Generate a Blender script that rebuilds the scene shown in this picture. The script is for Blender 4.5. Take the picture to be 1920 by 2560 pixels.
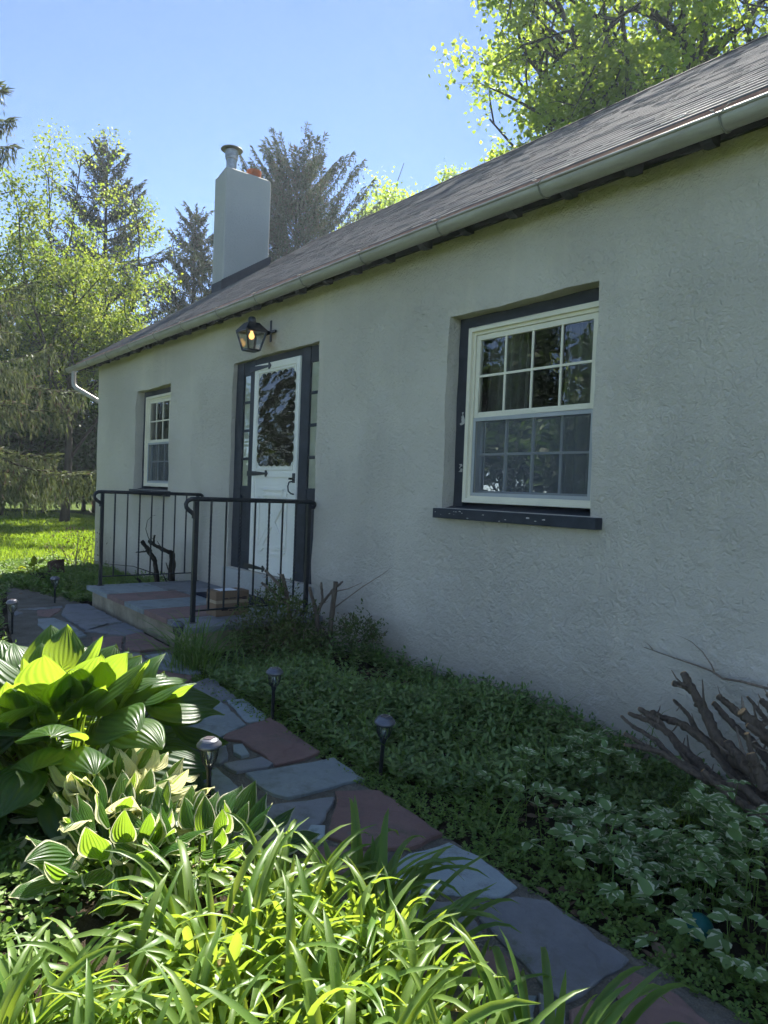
import bpy, math, random
import numpy as np
from mathutils import Matrix, Vector
from math import radians as R, sin, cos, pi, sqrt, atan2, tan

# ------------------------------------------------------------------ scene, camera, light
S = bpy.context.scene
for o in list(bpy.data.objects):
    bpy.data.objects.remove(o)
COL = S.collection
YAW, PITCH, ROLL, FPX = 0.67280, 0.02888, -0.03866, 1800.0
CAM = Vector((0.0, -3.5, 1.30))
fwd = Vector((-cos(YAW)*cos(PITCH), sin(YAW)*cos(PITCH), -sin(PITCH)))
rt0 = Vector((sin(YAW), cos(YAW), 0)); dn0 = fwd.cross(rt0)
rt = rt0*cos(ROLL)+dn0*sin(ROLL); dn = -rt0*sin(ROLL)+dn0*cos(ROLL)
cd = bpy.data.cameras.new('camera'); co = bpy.data.objects.new('camera', cd); COL.objects.link(co)
m3 = Matrix((rt, -dn, -fwd)).transposed()
co.matrix_world = Matrix.Translation(CAM) @ m3.to_4x4()
cd.sensor_fit = 'VERTICAL'; cd.sensor_height = 36.0; cd.lens = 36.0*FPX/2560.0
cd.clip_start = 0.05; cd.clip_end = 3000
S.camera = co

SUN_AZ, SUN_EL = R(50), R(49)            # azimuth measured from -x towards +y
sdir = Vector((-cos(SUN_AZ)*cos(SUN_EL), sin(SUN_AZ)*cos(SUN_EL), sin(SUN_EL)))
W = bpy.data.worlds.new('World'); S.world = W; W.use_nodes = True
nt = W.node_tree; bg = nt.nodes['Background']; sky = nt.nodes.new('ShaderNodeTexSky')
sky.sky_type = 'NISHITA'; sky.sun_disc = False
sky.sun_elevation = SUN_EL; sky.sun_rotation = atan2(sdir.x, sdir.y)
sky.altitude = 3200; sky.air_density = 0.72; sky.dust_density = 0.08; sky.ozone_density = 1.0
nt.links.new(sky.outputs[0], bg.inputs[0]); bg.inputs[1].default_value = 0.087
sd = bpy.data.lights.new('sun', 'SUN'); sd.energy = 5.0; sd.angle = R(0.55); sd.color = (1.0, 0.95, 0.86)
so = bpy.data.objects.new('sun', sd); COL.objects.link(so); so.rotation_euler = sdir.to_track_quat('Z', 'Y').to_euler()
so.location = (-10, 10, 20)
S.view_settings.view_transform = 'Standard'; S.view_settings.look = 'None'
S.view_settings.exposure = 1.8; S.view_settings.gamma = 1.0
try:
    S.cycles.max_bounces = 5; S.cycles.diffuse_bounces = 3; S.cycles.volume_bounces = 0; S.cycles.transparent_max_bounces = 8; S.cycles.use_adaptive_sampling = True; S.cycles.adaptive_threshold = .03; S.cycles.sample_clamp_indirect = 6
    S.cycles.use_denoising = True
except Exception:
    pass

# ------------------------------------------------------------------ helpers
class MB:
    """collects shapes; build() links them as ONE mesh object"""
    def __init__(s): s.v = []; s.f = []; s.m = []; s.uv = {}; s.mi = 0
    def face(s, pts):
        n = len(s.v); s.v += [tuple(p) for p in pts]; s.f.append(tuple(range(n, n+len(pts)))); s.m.append(s.mi)
    def mesh(s, V, F):
        n = len(s.v); s.v += [tuple(p) for p in V]
        for f in F: s.f.append(tuple(i+n for i in f)); s.m.append(s.mi)
    def box(s, x0, x1, y0, y1, z0, z1):
        s.mesh([(x0,y0,z0),(x1,y0,z0),(x1,y1,z0),(x0,y1,z0),(x0,y0,z1),(x1,y0,z1),(x1,y1,z1),(x0,y1,z1)],
               [(0,3,2,1),(4,5,6,7),(0,1,5,4),(1,2,6,5),(2,3,7,6),(3,0,4,7)])
    def bar(s, a, b, w, h, up=(0,0,1)):
        a = Vector(a); b = Vector(b); d = (b-a).normalized(); up = Vector(up)
        sx = d.cross(up)
        if sx.length < 1e-4: sx = d.cross(Vector((1,0,0)))
        sx.normalize(); uz = sx.cross(d).normalized()
        V = [p + sx*i*w/2 + uz*j*h/2 for p in (a, b) for i, j in ((-1,-1),(1,-1),(1,1),(-1,1))]
        s.mesh(V, [(0,1,2,3),(7,6,5,4),(0,4,5,1),(1,5,6,2),(2,6,7,3),(3,7,4,0)])
    def tube(s, P, r, n=8, cap=True, squash=1.0):
        P = [Vector(p) for p in P]; k = len(P)
        rr = r if isinstance(r, (list, tuple)) else [r]*k
        u = None; V = []
        for i in range(k):
            d = (P[min(i+1, k-1)] - P[max(i-1, 0)]).normalized()
            if u is None:
                u = d.cross(Vector((0,0,1)))
                if u.length < .05: u = d.cross(Vector((0,1,0)))
            u = (u - d*u.dot(d)); u.normalize(); w = d.cross(u)
            for j in range(n):
                a = 2*pi*j/n
                V.append(P[i] + (u*cos(a) + w*sin(a)*squash)*rr[i])
        F = [(i*n+j, i*n+(j+1) % n, (i+1)*n+(j+1) % n, (i+1)*n+j) for i in range(k-1) for j in range(n)]
        if cap: F += [tuple(reversed(range(n))), tuple(range((k-1)*n, k*n))]
        s.mesh(V, F)
    def lathe(s, prof, c=(0,0,0), n=20, cap=True):
        V = [(c[0]+r*cos(2*pi*j/n), c[1]+r*sin(2*pi*j/n), c[2]+z) for r, z in prof for j in range(n)]
        F = [(i*n+j, i*n+(j+1) % n, (i+1)*n+(j+1) % n, (i+1)*n+j) for i in range(len(prof)-1) for j in range(n)]
        if cap: F += [tuple(reversed(range(n))), tuple(range((len(prof)-1)*n, len(prof)*n))]
        s.mesh(V, F)
    def prism(s, poly, a, b):
        """poly: points (already 3D at level a) extruded by vector b"""
        n = len(poly); A = [Vector(p)+Vector(a) for p in poly]; B = [p+Vector(b) for p in A]
        F = [tuple(range(n)), tuple(reversed(range(n, 2*n)))]
        F += [(i, i+n, (i+1) % n+n, (i+1) % n) for i in range(n)]
        s.mesh(A+B, F)
    def build(s, name, mat, parent=None, smooth=False, bevel=0, auto=None):
        me = bpy.data.meshes.new(name); me.from_pydata(s.v, [], s.f)
        mats = mat if isinstance(mat, (list, tuple)) else [mat]
        for q in mats: me.materials.append(q)
        if len(mats) > 1: me.polygons.foreach_set('material_index', s.m)
        import bmesh
        bm = bmesh.new(); bm.from_mesh(me)
        bmesh.ops.remove_doubles(bm, verts=bm.verts, dist=1e-5)
        bmesh.ops.recalc_face_normals(bm, faces=bm.faces)
        if bevel:
            es = [e for e in bm.edges if len(e.link_faces) == 2 and e.calc_face_angle(0) > .5]
            bmesh.ops.bevel(bm, geom=es, offset=bevel, segments=2, profile=.7, affect='EDGES')
        bm.to_mesh(me); bm.free()
        if smooth:
            me.polygons.foreach_set('use_smooth', [True]*len(me.polygons))
            if auto: me.set_sharp_from_angle(angle=R(auto))
        return link(name, me, parent)
def link(name, me, parent=None):
    o = bpy.data.objects.new(name, me); COL.objects.link(o)
    if parent: par(o, parent)
    return o
def wloc(p):
    t = Vector((0,0,0))
    while p: t += p.location; p = p.parent
    return t
def par(o, p):
    """meshes are written in scene coordinates, so a child undoes the plain translation of its root"""
    o.parent = p
    if p.parent is None and p.type == 'EMPTY': o.matrix_parent_inverse = Matrix.Translation(-p.location)
def thing(name, label, cat, loc=(0,0,0), group=None):
    o = bpy.data.objects.new(name, None); COL.objects.link(o); o.location = loc; o.empty_display_size = .1
    return tag(o, label, cat, group)
def tag(o, label, cat, group=None, kind=None):
    o['label'] = label; o['category'] = cat
    if group: o['group'] = group
    if kind: o['kind'] = kind
    return o
def struct(o, label=None):
    o['kind'] = 'structure'
    if label: o['label'] = label
    return o
def dup(root, loc, rz=0, label=None, scale=None, group=None):
    """a copy of a thing, its parts and their sub-parts (shared mesh data)"""
    r = root.copy(); COL.objects.link(r); r.location = loc; r.rotation_euler = (0,0,rz)
    if scale: r.scale = (scale,)*3
    if label: r['label'] = label
    if group: r['group'] = group
    def kids(a, b):
        for ch in [x for x in COL.objects if x.parent == a]:
            c = ch.copy(); COL.objects.link(c); c.parent = b; c.matrix_parent_inverse = ch.matrix_parent_inverse.copy()
            kids(ch, c)
    kids(root, r)
    return r
def arr_mesh(name, V, F, mat, parent=None, uv=None, var=None, smooth=False):
    """V (n,3) array, F (m,k) index array; uv per vertex (n,2); var per vertex (n,)"""
    V = np.asarray(V, np.float32); F = np.asarray(F, np.int32)
    me = bpy.data.meshes.new(name); k = F.shape[1]
    me.vertices.add(len(V)); me.vertices.foreach_set('co', V.ravel())
    me.loops.add(F.size); me.loops.foreach_set('vertex_index', F.ravel())
    me.polygons.add(len(F)); me.polygons.foreach_set('loop_start', np.arange(0, F.size, k, dtype=np.int32))
    me.polygons.foreach_set('loop_total', np.full(len(F), k, np.int32))
    if smooth: me.polygons.foreach_set('use_smooth', np.ones(len(F), bool))
    if uv is not None:
        l = me.uv_layers.new(name='UVMap'); l.data.foreach_set('uv', np.asarray(uv, np.float32)[F.ravel()].ravel())
    if var is not None:
        a = me.attributes.new('var', 'FLOAT', 'POINT'); a.data.foreach_set('value', np.asarray(var, np.float32))
    me.materials.append(mat); me.update(calc_edges=True); me.validate()
    return link(name, me, parent)
def nrm(a):
    return a/np.maximum(np.linalg.norm(a, axis=-1, keepdims=True), 1e-9)
# leaf templates in (across, along, up): quads
T_FOLD = (np.array([(0,0,0),(.5,.45,.12),(0,1,0),(0,.5,0),(-.5,.45,.12)], np.float32), np.array([(0,1,3,3),(1,2,3,3),(2,4,3,3),(4,0,3,3)]))
T_KITE = (np.array([(0,0,0),(.5,.42,.1),(0,1,-.06),(-.5,.42,.1)], np.float32), np.array([(0,1,2,3)]))
T_OVAL = (np.array([(0,0,0),(.36,.2,.05),(.5,.5,.07),(.3,.82,.03),(0,1,-.05),(0,.5,-.03),(-.3,.82,.03),(-.5,.5,.07),(-.36,.2,.05)], np.float32),
          np.array([(0,1,2,5),(5,2,3,4),(5,4,6,7),(0,5,7,8)]))
T_STRIP = (np.array([(-.5,0,0),(.5,0,0),(.28,1,0),(-.28,1,0)], np.float32), np.array([(0,1,2,3)]))
def leaves(P, D, U, L, Wd, T=T_KITE, var=None):
    """many leaves at once: base P, direction D, upward hint U, length L, width Wd"""
    n = len(P); D = nrm(D); X = nrm(np.cross(D, U)); N = np.cross(X, D)
    tv, tf = T; k = len(tv)
    L = np.broadcast_to(L, (n,)); Wd = np.broadcast_to(Wd, (n,))
    V = (P[:,None,:] + X[:,None,:]*(tv[None,:,0:1]*Wd[:,None,None]) + D[:,None,:]*(tv[None,:,1:2]*L[:,None,None])
         + N[:,None,:]*(tv[None,:,2:3]*L[:,None,None])).reshape(-1,3)
    F = (tf[None] + (np.arange(n)*k)[:,None,None]).reshape(-1, tf.shape[1])
    uv = np.tile(np.stack([tv[:,0]+.5, tv[:,1]], 1), (n,1))
    vv = np.repeat(var if var is not None else np.random.rand(n), k)
    return V, F, uv, vv
def cat(parts):
    Vs, Fs, Us, As = [], [], [], []; n = 0
    for V, F, u, a in parts:
        Vs.append(V); Fs.append(F+n); Us.append(u); As.append(a); n += len(V)
    return np.concatenate(Vs), np.concatenate(Fs), np.concatenate(Us), np.concatenate(As)
def leaf_obj(name, data, mat, parent=None, smooth=False):
    V, F, u, a = data
    # triangles written as degenerate quads become real triangles
    if F.shape[1] == 4 and (F[:,2] == F[:,3]).any(): F = np.concatenate([F[:, :3], F[F[:,2] != F[:,3]][:, [0,2,3]]])
    return arr_mesh(name, V, F, mat, parent, u, a, smooth)

# ------------------------------------------------------------------ materials
class NT:
    def __init__(s, name):
        s.m = bpy.data.materials.new(name); s.m.use_nodes = True; s.t = s.m.node_tree; s.t.nodes.clear()
        s.out = s.t.nodes.new('ShaderNodeOutputMaterial')
    def n(s, typ, **kw):
        q = s.t.nodes.new('ShaderNode'+typ)
        for k, v in kw.items():
            if k.startswith('_'): setattr(q, k[1:], v)
            else:
                key = k.replace('__', ' ')
                q.inputs[key if key in q.inputs else int(k[1:]) if k[1:].isdigit() else key].default_value = v
        return q
    def l(s, a, b): s.t.links.new(a, b)
    def coord(s, scale=(1,1,1), kind='Object'):
        c = s.n('TexCoord'); mp = s.n('Mapping'); s.l(c.outputs[kind], mp.inputs['Vector']); mp.inputs['Scale'].default_value = scale
        return mp.outputs[0]
    def noise(s, vec, scale, detail=4, rough=.6, dist=0.0):
        q = s.n('TexNoise'); q.inputs['Scale'].default_value = scale; q.inputs['Detail'].default_value = detail
        q.inputs['Roughness'].default_value = rough; q.inputs['Distortion'].default_value = dist
        if vec is not None: s.l(vec, q.inputs['Vector'])
        return q.outputs['Fac']
    def ramp(s, fac, stops, interp='LINEAR'):
        q = s.n('ValToRGB'); q.color_ramp.interpolation = interp; e = q.color_ramp.elements
        while len(e) < len(stops): e.new(.5)
        for i, (p, c) in enumerate(stops):
            e[i].position = p; e[i].color = c if len(c) == 4 else (*c, 1)
        s.l(fac, q.inputs[0]); return q.outputs[0]
    def mix(s, fac, a, b, blend='MIX'):
        q = s.n('Mix', _data_type='RGBA', _blend_type=blend)
        for sock, v in ((q.inputs[0], fac), (q.inputs[6], a), (q.inputs[7], b)):
            if hasattr(v, 'is_linked'): s.l(v, sock)
            elif isinstance(v, (int, float)): sock.default_value = v
            else: sock.default_value = v if len(v) == 4 else (*v, 1)
        return q.outputs[2]
    def math(s, op, a, b=0.0):
        q = s.n('Math', _operation=op)
        for i, v in enumerate((a, b)):
            if hasattr(v, 'is_linked'): s.l(v, q.inputs[i])
            else: q.inputs[i].default_value = v
        return q.outputs[0]
    def bump(s, h, strength, dist, prev=None):
        q = s.n('Bump'); q.inputs['Strength'].default_value = strength; q.inputs['Distance'].default_value = dist
        s.l(h, q.inputs['Height'])
        if prev is not None: s.l(prev, q.inputs['Normal'])
        return q.outputs[0]
    def bsdf(s, color, rough=.6, spec=.4, metal=0, normal=None):
        q = s.n('BsdfPrincipled')
        for sock, v in (('Base Color', color), ('Roughness', rough)):
            if hasattr(v, 'is_linked'): s.l(v, q.inputs[sock])
            else: q.inputs[sock].default_value = (*v, 1) if isinstance(v, tuple) and len(v) == 3 else v
        q.inputs['Specular IOR Level'].default_value = spec; q.inputs['Metallic'].default_value = metal
        if normal is not None: s.l(normal, q.inputs['Normal'])
        return q
    def done(s, sh): s.l(sh.outputs[0] if hasattr(sh, 'outputs') else sh, s.out.inputs['Surface']); return s.m

def plain(name, c, rough=.6, spec=.4, metal=0, var=.25, scale=6, bump=0, bscale=60):
    t = NT(name); v = t.coord()
    n = t.noise(v, scale, 5, .65)
    lo = tuple(x*(1-var) for x in c); hi = tuple(min(1, x*(1+var)) for x in c)
    nb = t.bump(t.noise(v, bscale, 4), bump, .003) if bump else None
    return t.done(t.bsdf(t.ramp(n, [(.3, lo), (.7, hi)]), rough, spec, metal, nb))

def leaf_mat(name, c0, c1, t0, t1, transl=.45, rough=.45, spec=.35, veins=0, edge=None, vstr=.5, brown=None):
    """thin leaf: coat + diffuse, and light coming through. 'var' varies the leaf."""
    t = NT(name); a = t.n('Attribute', _attribute_name='var'); f = a.outputs['Fac']
    col = t.mix(f, c0, c1); tr = t.mix(f, t0, t1); nb = None
    uvn = t.n('UVMap'); sx = t.n('SeparateXYZ'); t.l(uvn.outputs[0], sx.inputs[0])
    if brown:
        b = t.math('GREATER_THAN', f, brown[0]); col = t.mix(b, col, brown[1]); tr = t.mix(b, tr, brown[1])
    if veins:
        w = t.math('SINE', t.math('MULTIPLY', sx.outputs[0], veins*2*pi)); nb = t.bump(w, vstr, .006)
        nz = t.noise(uvn.outputs[0], 7, 4)
        col = t.mix(t.math('MULTIPLY', nz, .5), col, t.mix(.5, col, (0,0,0)))
    if edge:
        # light margin (or light centre) of a variegated leaf, feathered along the veins
        mp = t.n('Mapping'); t.l(uvn.outputs[0], mp.inputs[0]); mp.inputs['Scale'].default_value = edge.get('st', (14, 2.2, 1))
        va = t.n('VectorMath', _operation='ADD'); t.l(mp.outputs[0], va.inputs[0])
        cb = t.n('CombineXYZ'); t.l(t.math('MULTIPLY', f, 40), cb.inputs[0]); t.l(cb.outputs[0], va.inputs[1])
        nz = t.noise(va.outputs[0], 1.0, 3)
        dx = t.math('ABSOLUTE', t.math('SUBTRACT', sx.outputs[0], .5))
        dy = t.math('MULTIPLY', t.math('MAXIMUM', t.math('SUBTRACT', sx.outputs[1], .72), 0), .55)
        d = t.math('ADD', t.math('ADD', dx, dy), t.math('MULTIPLY', t.math('SUBTRACT', nz, .5), edge['amp']))
        msk = t.math('GREATER_THAN', d, edge['at'])
        col = t.mix(msk, col, edge['c']); tr = t.mix(msk, tr, edge['t'])
    p = t.bsdf(col, rough, spec, 0, nb)
    tl = t.n('BsdfTranslucent'); t.l(tr, tl.inputs[0])
    if nb is not None: t.l(nb, tl.inputs['Normal'])
    ms = t.n('MixShader'); ms.inputs[0].default_value = transl
    t.l(p.outputs[0], ms.inputs[1]); t.l(tl.outputs[0], ms.inputs[2])
    return t.done(ms)

def stucco(name, c, strength=.8, patch=True):
    t = NT(name); v = t.coord()
    big = t.noise(v, .7, 4, .55); mid = t.noise(v, 5, 4, .6)
    col = t.mix(big, tuple(x*.80 for x in c), tuple(x*1.14 for x in c))
    col = t.mix(t.math('MULTIPLY', mid, .35), col, (c[0]*.78, c[1]*.80, c[2]*.78))
    vs = t.coord((1.6, 1.6, .10)); st = t.ramp(t.noise(vs, 2.6, 3), [(.55, (0,0,0)), (.75, (1,1,1))])
    col = t.mix(t.math('MULTIPLY', st, .30), col, (c[0]*1.25, c[1]*1.22, c[2]*1.16))
    sp = t.n('SeparateXYZ'); t.l(t.n('TexCoord').outputs['Object'], sp.inputs[0]); z = sp.outputs[2]
    # soil splash and pale water lines low on the wall, hairline cracks, drip marks
    low = t.math('MULTIPLY', t.math('SUBTRACT', t.math('ADD', .30, t.math('MULTIPLY', t.noise(v, 3.2, 5, .7), .35)), z), 2.6)
    low = t.math('MINIMUM', t.math('MAXIMUM', low, 0), 1)
    col = t.mix(t.math('MULTIPLY', low, .55), col, (c[0]*.62, c[1]*.58, c[2]*.52))
    ln = t.math('LESS_THAN', t.math('ABSOLUTE', t.math('SUBTRACT', t.noise(t.coord((1, 1, 2.6)), 1.3, 3, .55), .5)), .008)
    ln = t.math('MULTIPLY', ln, t.math('LESS_THAN', z, t.math('ADD', .45, t.math('MULTIPLY', t.noise(v, 1.1, 2), .7))))
    col = t.mix(t.math('MULTIPLY', ln, .16), col, (min(.8, c[0]*1.25), min(.8, c[1]*1.3), min(.8, c[2]*1.45)))
    vo = t.n('TexVoronoi', _feature='DISTANCE_TO_EDGE'); vo.inputs['Scale'].default_value = .62
    wv = t.n('VectorMath', _operation='ADD'); t.l(v, wv.inputs[0]); nn = t.n('TexNoise'); nn.inputs['Scale'].default_value = 2.5; t.l(v, nn.inputs['Vector']); t.l(nn.outputs['Color'], wv.inputs[1]); t.l(wv.outputs[0], vo.inputs['Vector'])
    cr = t.math('MULTIPLY', t.math('LESS_THAN', vo.outputs['Distance'], .0035), t.math('GREATER_THAN', t.noise(v, .9, 2), .54))
    col = t.mix(t.math('MULTIPLY', cr, .12), col, (c[0]*.5, c[1]*.5, c[2]*.5))
    # trowelled lumps at three scales, rougher in some areas than others, smooth repairs low down
    h1 = t.noise(v, 27, 4, .62, .9); h2 = t.noise(v, 95, 3, .6); h3 = t.noise(t.coord((1, 1, 1.2)), 8, 3, .55, .6)
    h = t.math('ADD', t.math('ADD', t.math('MULTIPLY', h1, 1.0), t.math('MULTIPLY', h2, .35)), t.math('MULTIPLY', h3, .9))
    sm = t.ramp(t.noise(v, .8, 3, .55), [(.36, (.22,.22,.22)), (.60, (1,1,1))])
    sm = t.math('MULTIPLY', sm, t.math('SUBTRACT', 1.0, t.math('MULTIPLY', low, .6)))
    nb = t.bump(t.math('MULTIPLY', h, sm), strength, .048)
    return t.done(t.bsdf(col, .92, .15, 0, nb))

M = {}
M['stucco'] = stucco('stucco', (.64, .575, .475))
M['stucco_chimney'] = stucco('stucco_chimney', (.46, .45, .42), .5)
M['dark_paint'] = plain('dark_paint', (.030, .034, .043), .6, .35, 0, .35, 9, .25, 40)
M['black_iron'] = plain('black_iron', (.012, .014, .018), .42, .5, 0, .4, 25, .15, 90)
M['white_paint'] = plain('white_paint', (.84, .80, .70), .45, .4, 0, .04, 3)
M['cream_vinyl'] = plain('cream_vinyl', (.80, .73, .56), .4, .4, 0, .06, 4)
M['grey_trim'] = plain('grey_trim', (.42, .42, .41), .5, .4, 0, .08, 5)
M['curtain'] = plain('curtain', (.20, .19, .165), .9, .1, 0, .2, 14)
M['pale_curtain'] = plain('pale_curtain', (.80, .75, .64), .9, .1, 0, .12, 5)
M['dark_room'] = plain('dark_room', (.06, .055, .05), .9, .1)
M['clay'] = plain('clay', (.42, .13, .06), .8, .2, 0, .25, 9)
M['steel'] = plain('steel', (.36, .36, .34), .38, .5, .8, .35, 14)
M['lead'] = plain('lead', (.035, .038, .048), .6, .3, 0, .2, 8)
M['rubber_mat'] = plain('rubber_mat', (.022, .024, .034), .9, .15, 0, .3, 30, .6, 120)
M['plastic_black'] = plain('plastic_black', (.018, .02, .024), .35, .5, 0, .2, 20)
M['cap_metal'] = plain('cap_metal', (.14, .145, .17), .3, .5, .55, .15, 30)
M['solar_cell'] = plain('solar_cell', (.09, .075, .085), .25, .5, 0, .2, 40)
M['teal'] = plain('teal', (.008, .10, .085), .5, .3, 0, .15, 8)
M['tape'] = plain('tape', (.40, .30, .19), .3, .5, 0, .1, 9)
M['label_paper'] = plain('label_paper', (.75, .76, .78), .6, .3, 0, .05, 30)
M['ink'] = plain('ink', (.05, .035, .03), .8, .2)
M['chip'] = plain('chip', (.55, .52, .47), .7, .2)
M['cut_wood'] = plain('cut_wood', (.55, .33, .16), .8, .2, 0, .25, 30)

def m_gutter():
    t = NT('aged_copper'); v = t.coord((.35, 2, 2)); n = t.noise(v, 9, 5, .7)
    col = t.ramp(n, [(.3, (.30,.27,.235)), (.5, (.38,.35,.31)), (.72, (.46,.44,.40))])
    k = t.ramp(t.noise(t.coord((.5,3,3)), 14, 4), [(.6, (0,0,0)), (.78, (1,1,1))])
    col = t.mix(t.math('MULTIPLY', k, .35), col, (.32,.19,.12))
    return t.done(t.bsdf(col, .42, .5, .15, t.bump(n, .12, .004)))
M['aged_copper'] = m_gutter()
M['ridge'] = plain('ridge', (.06, .055, .055), .95, .03, 0, .3, 10)
M['hanger'] = plain('hanger', (.24, .23, .19), .8, .15, 0, .2, 20)
M['copper_edge'] = plain('copper_edge', (.36, .20, .13), .4, .5, .5, .3, 10)
def m_shingle():
    t = NT('shingle'); a = t.n('Attribute', _attribute_name='var'); v = t.coord()
    c = t.ramp(a.outputs['Fac'], [(0, (.10,.09,.09)), (.45, (.16,.15,.147)), (.8, (.21,.20,.195)), (1, (.28,.27,.26))])
    g = t.noise(v, 260, 3, .7); c = t.mix(.55, c, t.ramp(g, [(.35, (.2,.2,.2)), (.65, (.75,.74,.72))]), 'OVERLAY')
    st = t.noise(t.coord((.5,.5,.5)), 2, 4); c = t.mix(t.math('MULTIPLY', st, .4), c, (.12,.11,.11))
    return t.done(t.bsdf(c, .82, .35, 0, t.bump(g, .5, .003)))
M['shingle'] = m_shingle()
def m_glass():
    t = NT('window_glass'); fr = t.n('Fresnel'); fr.inputs['IOR'].default_value = 1.55
    f = t.math('MINIMUM', t.math('ADD', t.math('MULTIPLY', fr.outputs[0], 1.7), .05), 1)
    g = t.n('BsdfGlossy'); g.inputs['Roughness'].default_value = .0
    t.l(t.bump(t.noise(t.coord(), 2.2, 2), .02, .1), g.inputs['Normal'])
    tr = t.n('BsdfTransparent'); tr.inputs[0].default_value = (.86,.9,.88,1)
    ms = t.n('MixShader'); t.l(f, ms.inputs[0]); t.l(tr.outputs[0], ms.inputs[1]); t.l(g.outputs[0], ms.inputs[2])
    return t.done(ms)
M['glass'] = m_glass()
def m_screen():
    t = NT('insect_screen'); d = t.n('BsdfDiffuse'); d.inputs[0].default_value = (.17,.18,.19,1)
    tr = t.n('BsdfTransparent'); ms = t.n('MixShader'); ms.inputs[0].default_value = .42
    t.l(tr.outputs[0], ms.inputs[1]); t.l(d.outputs[0], ms.inputs[2]); return t.done(ms)
M['screen'] = m_screen()
def m_wavy():
    t = NT('wavy_glass'); v = t.coord((1,1,1)); h = t.noise(t.coord((1,1,2.2)), 3.0, 1, .4); h2 = t.noise(t.coord((1,1,2.6)), 9, 1)
    nb = t.bump(t.math('ADD', h, t.math('MULTIPLY', h2, .22)), .36, .05)
    return t.done(t.bsdf((.020,.016,.010), .03, .6, 0, nb))
M['wavy_glass'] = m_wavy()
def m_lampglass():
    t = NT('lamp_glass'); g = t.n('BsdfGlossy'); g.inputs['Roughness'].default_value = .12; g.inputs[0].default_value = (.8,.82,.8,1)
    tr = t.n('BsdfTransparent'); tr.inputs[0].default_value = (.85,.86,.82,1)
    ms = t.n('MixShader'); ms.inputs[0].default_value = .22; t.l(tr.outputs[0], ms.inputs[1]); t.l(g.outputs[0], ms.inputs[2]); return t.done(ms)
M['lamp_glass'] = m_lampglass()
def m_bulb():
    t = NT('lit_bulb'); e = t.n('Emission'); e.inputs[0].default_value = (1,.50,.16,1); e.inputs[1].default_value = .95; return t.done(e)
M['bulb'] = m_bulb()
def m_stone(name, c, c2):
    t = NT(name); v = t.coord(); n = t.noise(v, 2.6, 6, .68); f = t.noise(v, 38, 5, .7)
    oi = t.n('ObjectInfo'); col = t.ramp(n, [(.32, c), (.62, c2)])
    col = t.mix(t.math('MULTIPLY', f, .5), col, tuple(x*.6 for x in c))
    col = t.mix(t.math('MULTIPLY', oi.outputs['Random'], .35), col, tuple(x*1.35 for x in c2))
    sp = t.ramp(t.noise(v, 9, 4, .75), [(.62, (0,0,0)), (.75, (1,1,1))]); col = t.mix(t.math('MULTIPLY', sp, .35), col, (.26,.28,.27))
    dt = t.ramp(t.noise(v, 4.5, 6, .75), [(.50, (0,0,0)), (.66, (1,1,1))]); col = t.mix(t.math('MULTIPLY', dt, .55), col, (.115,.10,.075))
    ms_ = t.ramp(t.noise(t.coord((1.3,1,1)), 6.5, 5, .7), [(.60, (0,0,0)), (.68, (1,1,1))]); col = t.mix(t.math('MULTIPLY', ms_, .5), col, (.085,.105,.045))
    layer = t.ramp(t.noise(v, 1.7, 3, .6), [(.48, (0,0,0)), (.5, (1,1,1))])
    nb = t.bump(f, .55, .007, t.bump(layer, .7, .006, t.bump(n, .5, .02)))
    return t.done(t.bsdf(col, .78, .3, 0, nb))
M['blue'] = m_stone('bluestone', (.21,.235,.235), (.30,.33,.32))
M['slate'] = m_stone('slate', (.17,.168,.172), (.25,.248,.25))
M['maroon'] = m_stone('maroon_stone', (.195,.112,.095), (.26,.16,.135))
M['pale'] = m_stone('pale_stone', (.29,.335,.34), (.38,.43,.43))
def m_mortar():
    t = NT('mortar'); v = t.coord(); n = t.noise(v, 5, 5); f = t.noise(v, 75, 5, .75)
    col = t.ramp(n, [(.3, (.16,.14,.11)), (.7, (.29,.26,.21))]); col = t.mix(t.math('MULTIPLY', f, .6), col, (.06,.055,.04))
    vo = t.n('TexVoronoi'); vo.inputs['Scale'].default_value = 95; t.l(v, vo.inputs['Vector'])
    h = t.math('ADD', f, t.math('MULTIPLY', vo.outputs['Distance'], -.8))
    return t.done(t.bsdf(col, .95, .15, 0, t.bump(h, .9, .012)))
M['mortar'] = m_mortar()
def m_soil():
    t = NT('soil'); v = t.coord(); n = t.noise(v, 3, 5); f = t.noise(v, 45, 6, .75)
    col = t.ramp(n, [(.3, (.028,.021,.014)), (.7, (.060,.045,.030))]); col = t.mix(t.math('MULTIPLY', f, .55), col, (.10,.08,.055))
    return t.done(t.bsdf(col, .97, .1, 0, t.bump(f, 1.0, .03)))
M['soil'] = m_soil()
def m_lawn():
    t = NT('lawn_ground'); v = t.coord(); n = t.noise(v, .35, 5, .6); f = t.noise(t.coord((1,1,1)), 14, 6, .75)
    col = t.ramp(n, [(.3, (.055,.095,.014)), (.7, (.10,.14,.022))]); col = t.mix(f, col, (.045,.075,.012))
    return t.done(t.bsdf(col, .95, .1, 0, t.bump(f, 1.0, .05)))
M['lawn'] = m_lawn()
def m_bark(name, c, c2, sc=1):
    t = NT(name); v = t.coord((6*sc, 6*sc, 1.2*sc)); n = t.noise(v, 4, 6, .7); n2 = t.noise(t.coord(), 2.5*sc, 4)
    col = t.mix(n2, t.ramp(n, [(.35, tuple(x*.35 for x in c)), (.65, c)]), c2)
    return t.done(t.bsdf(col, .92, .15, 0, t.bump(n, 1.0, .02)))
M['bark'] = m_bark('bark', (.085,.068,.052), (.06,.055,.045))
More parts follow.
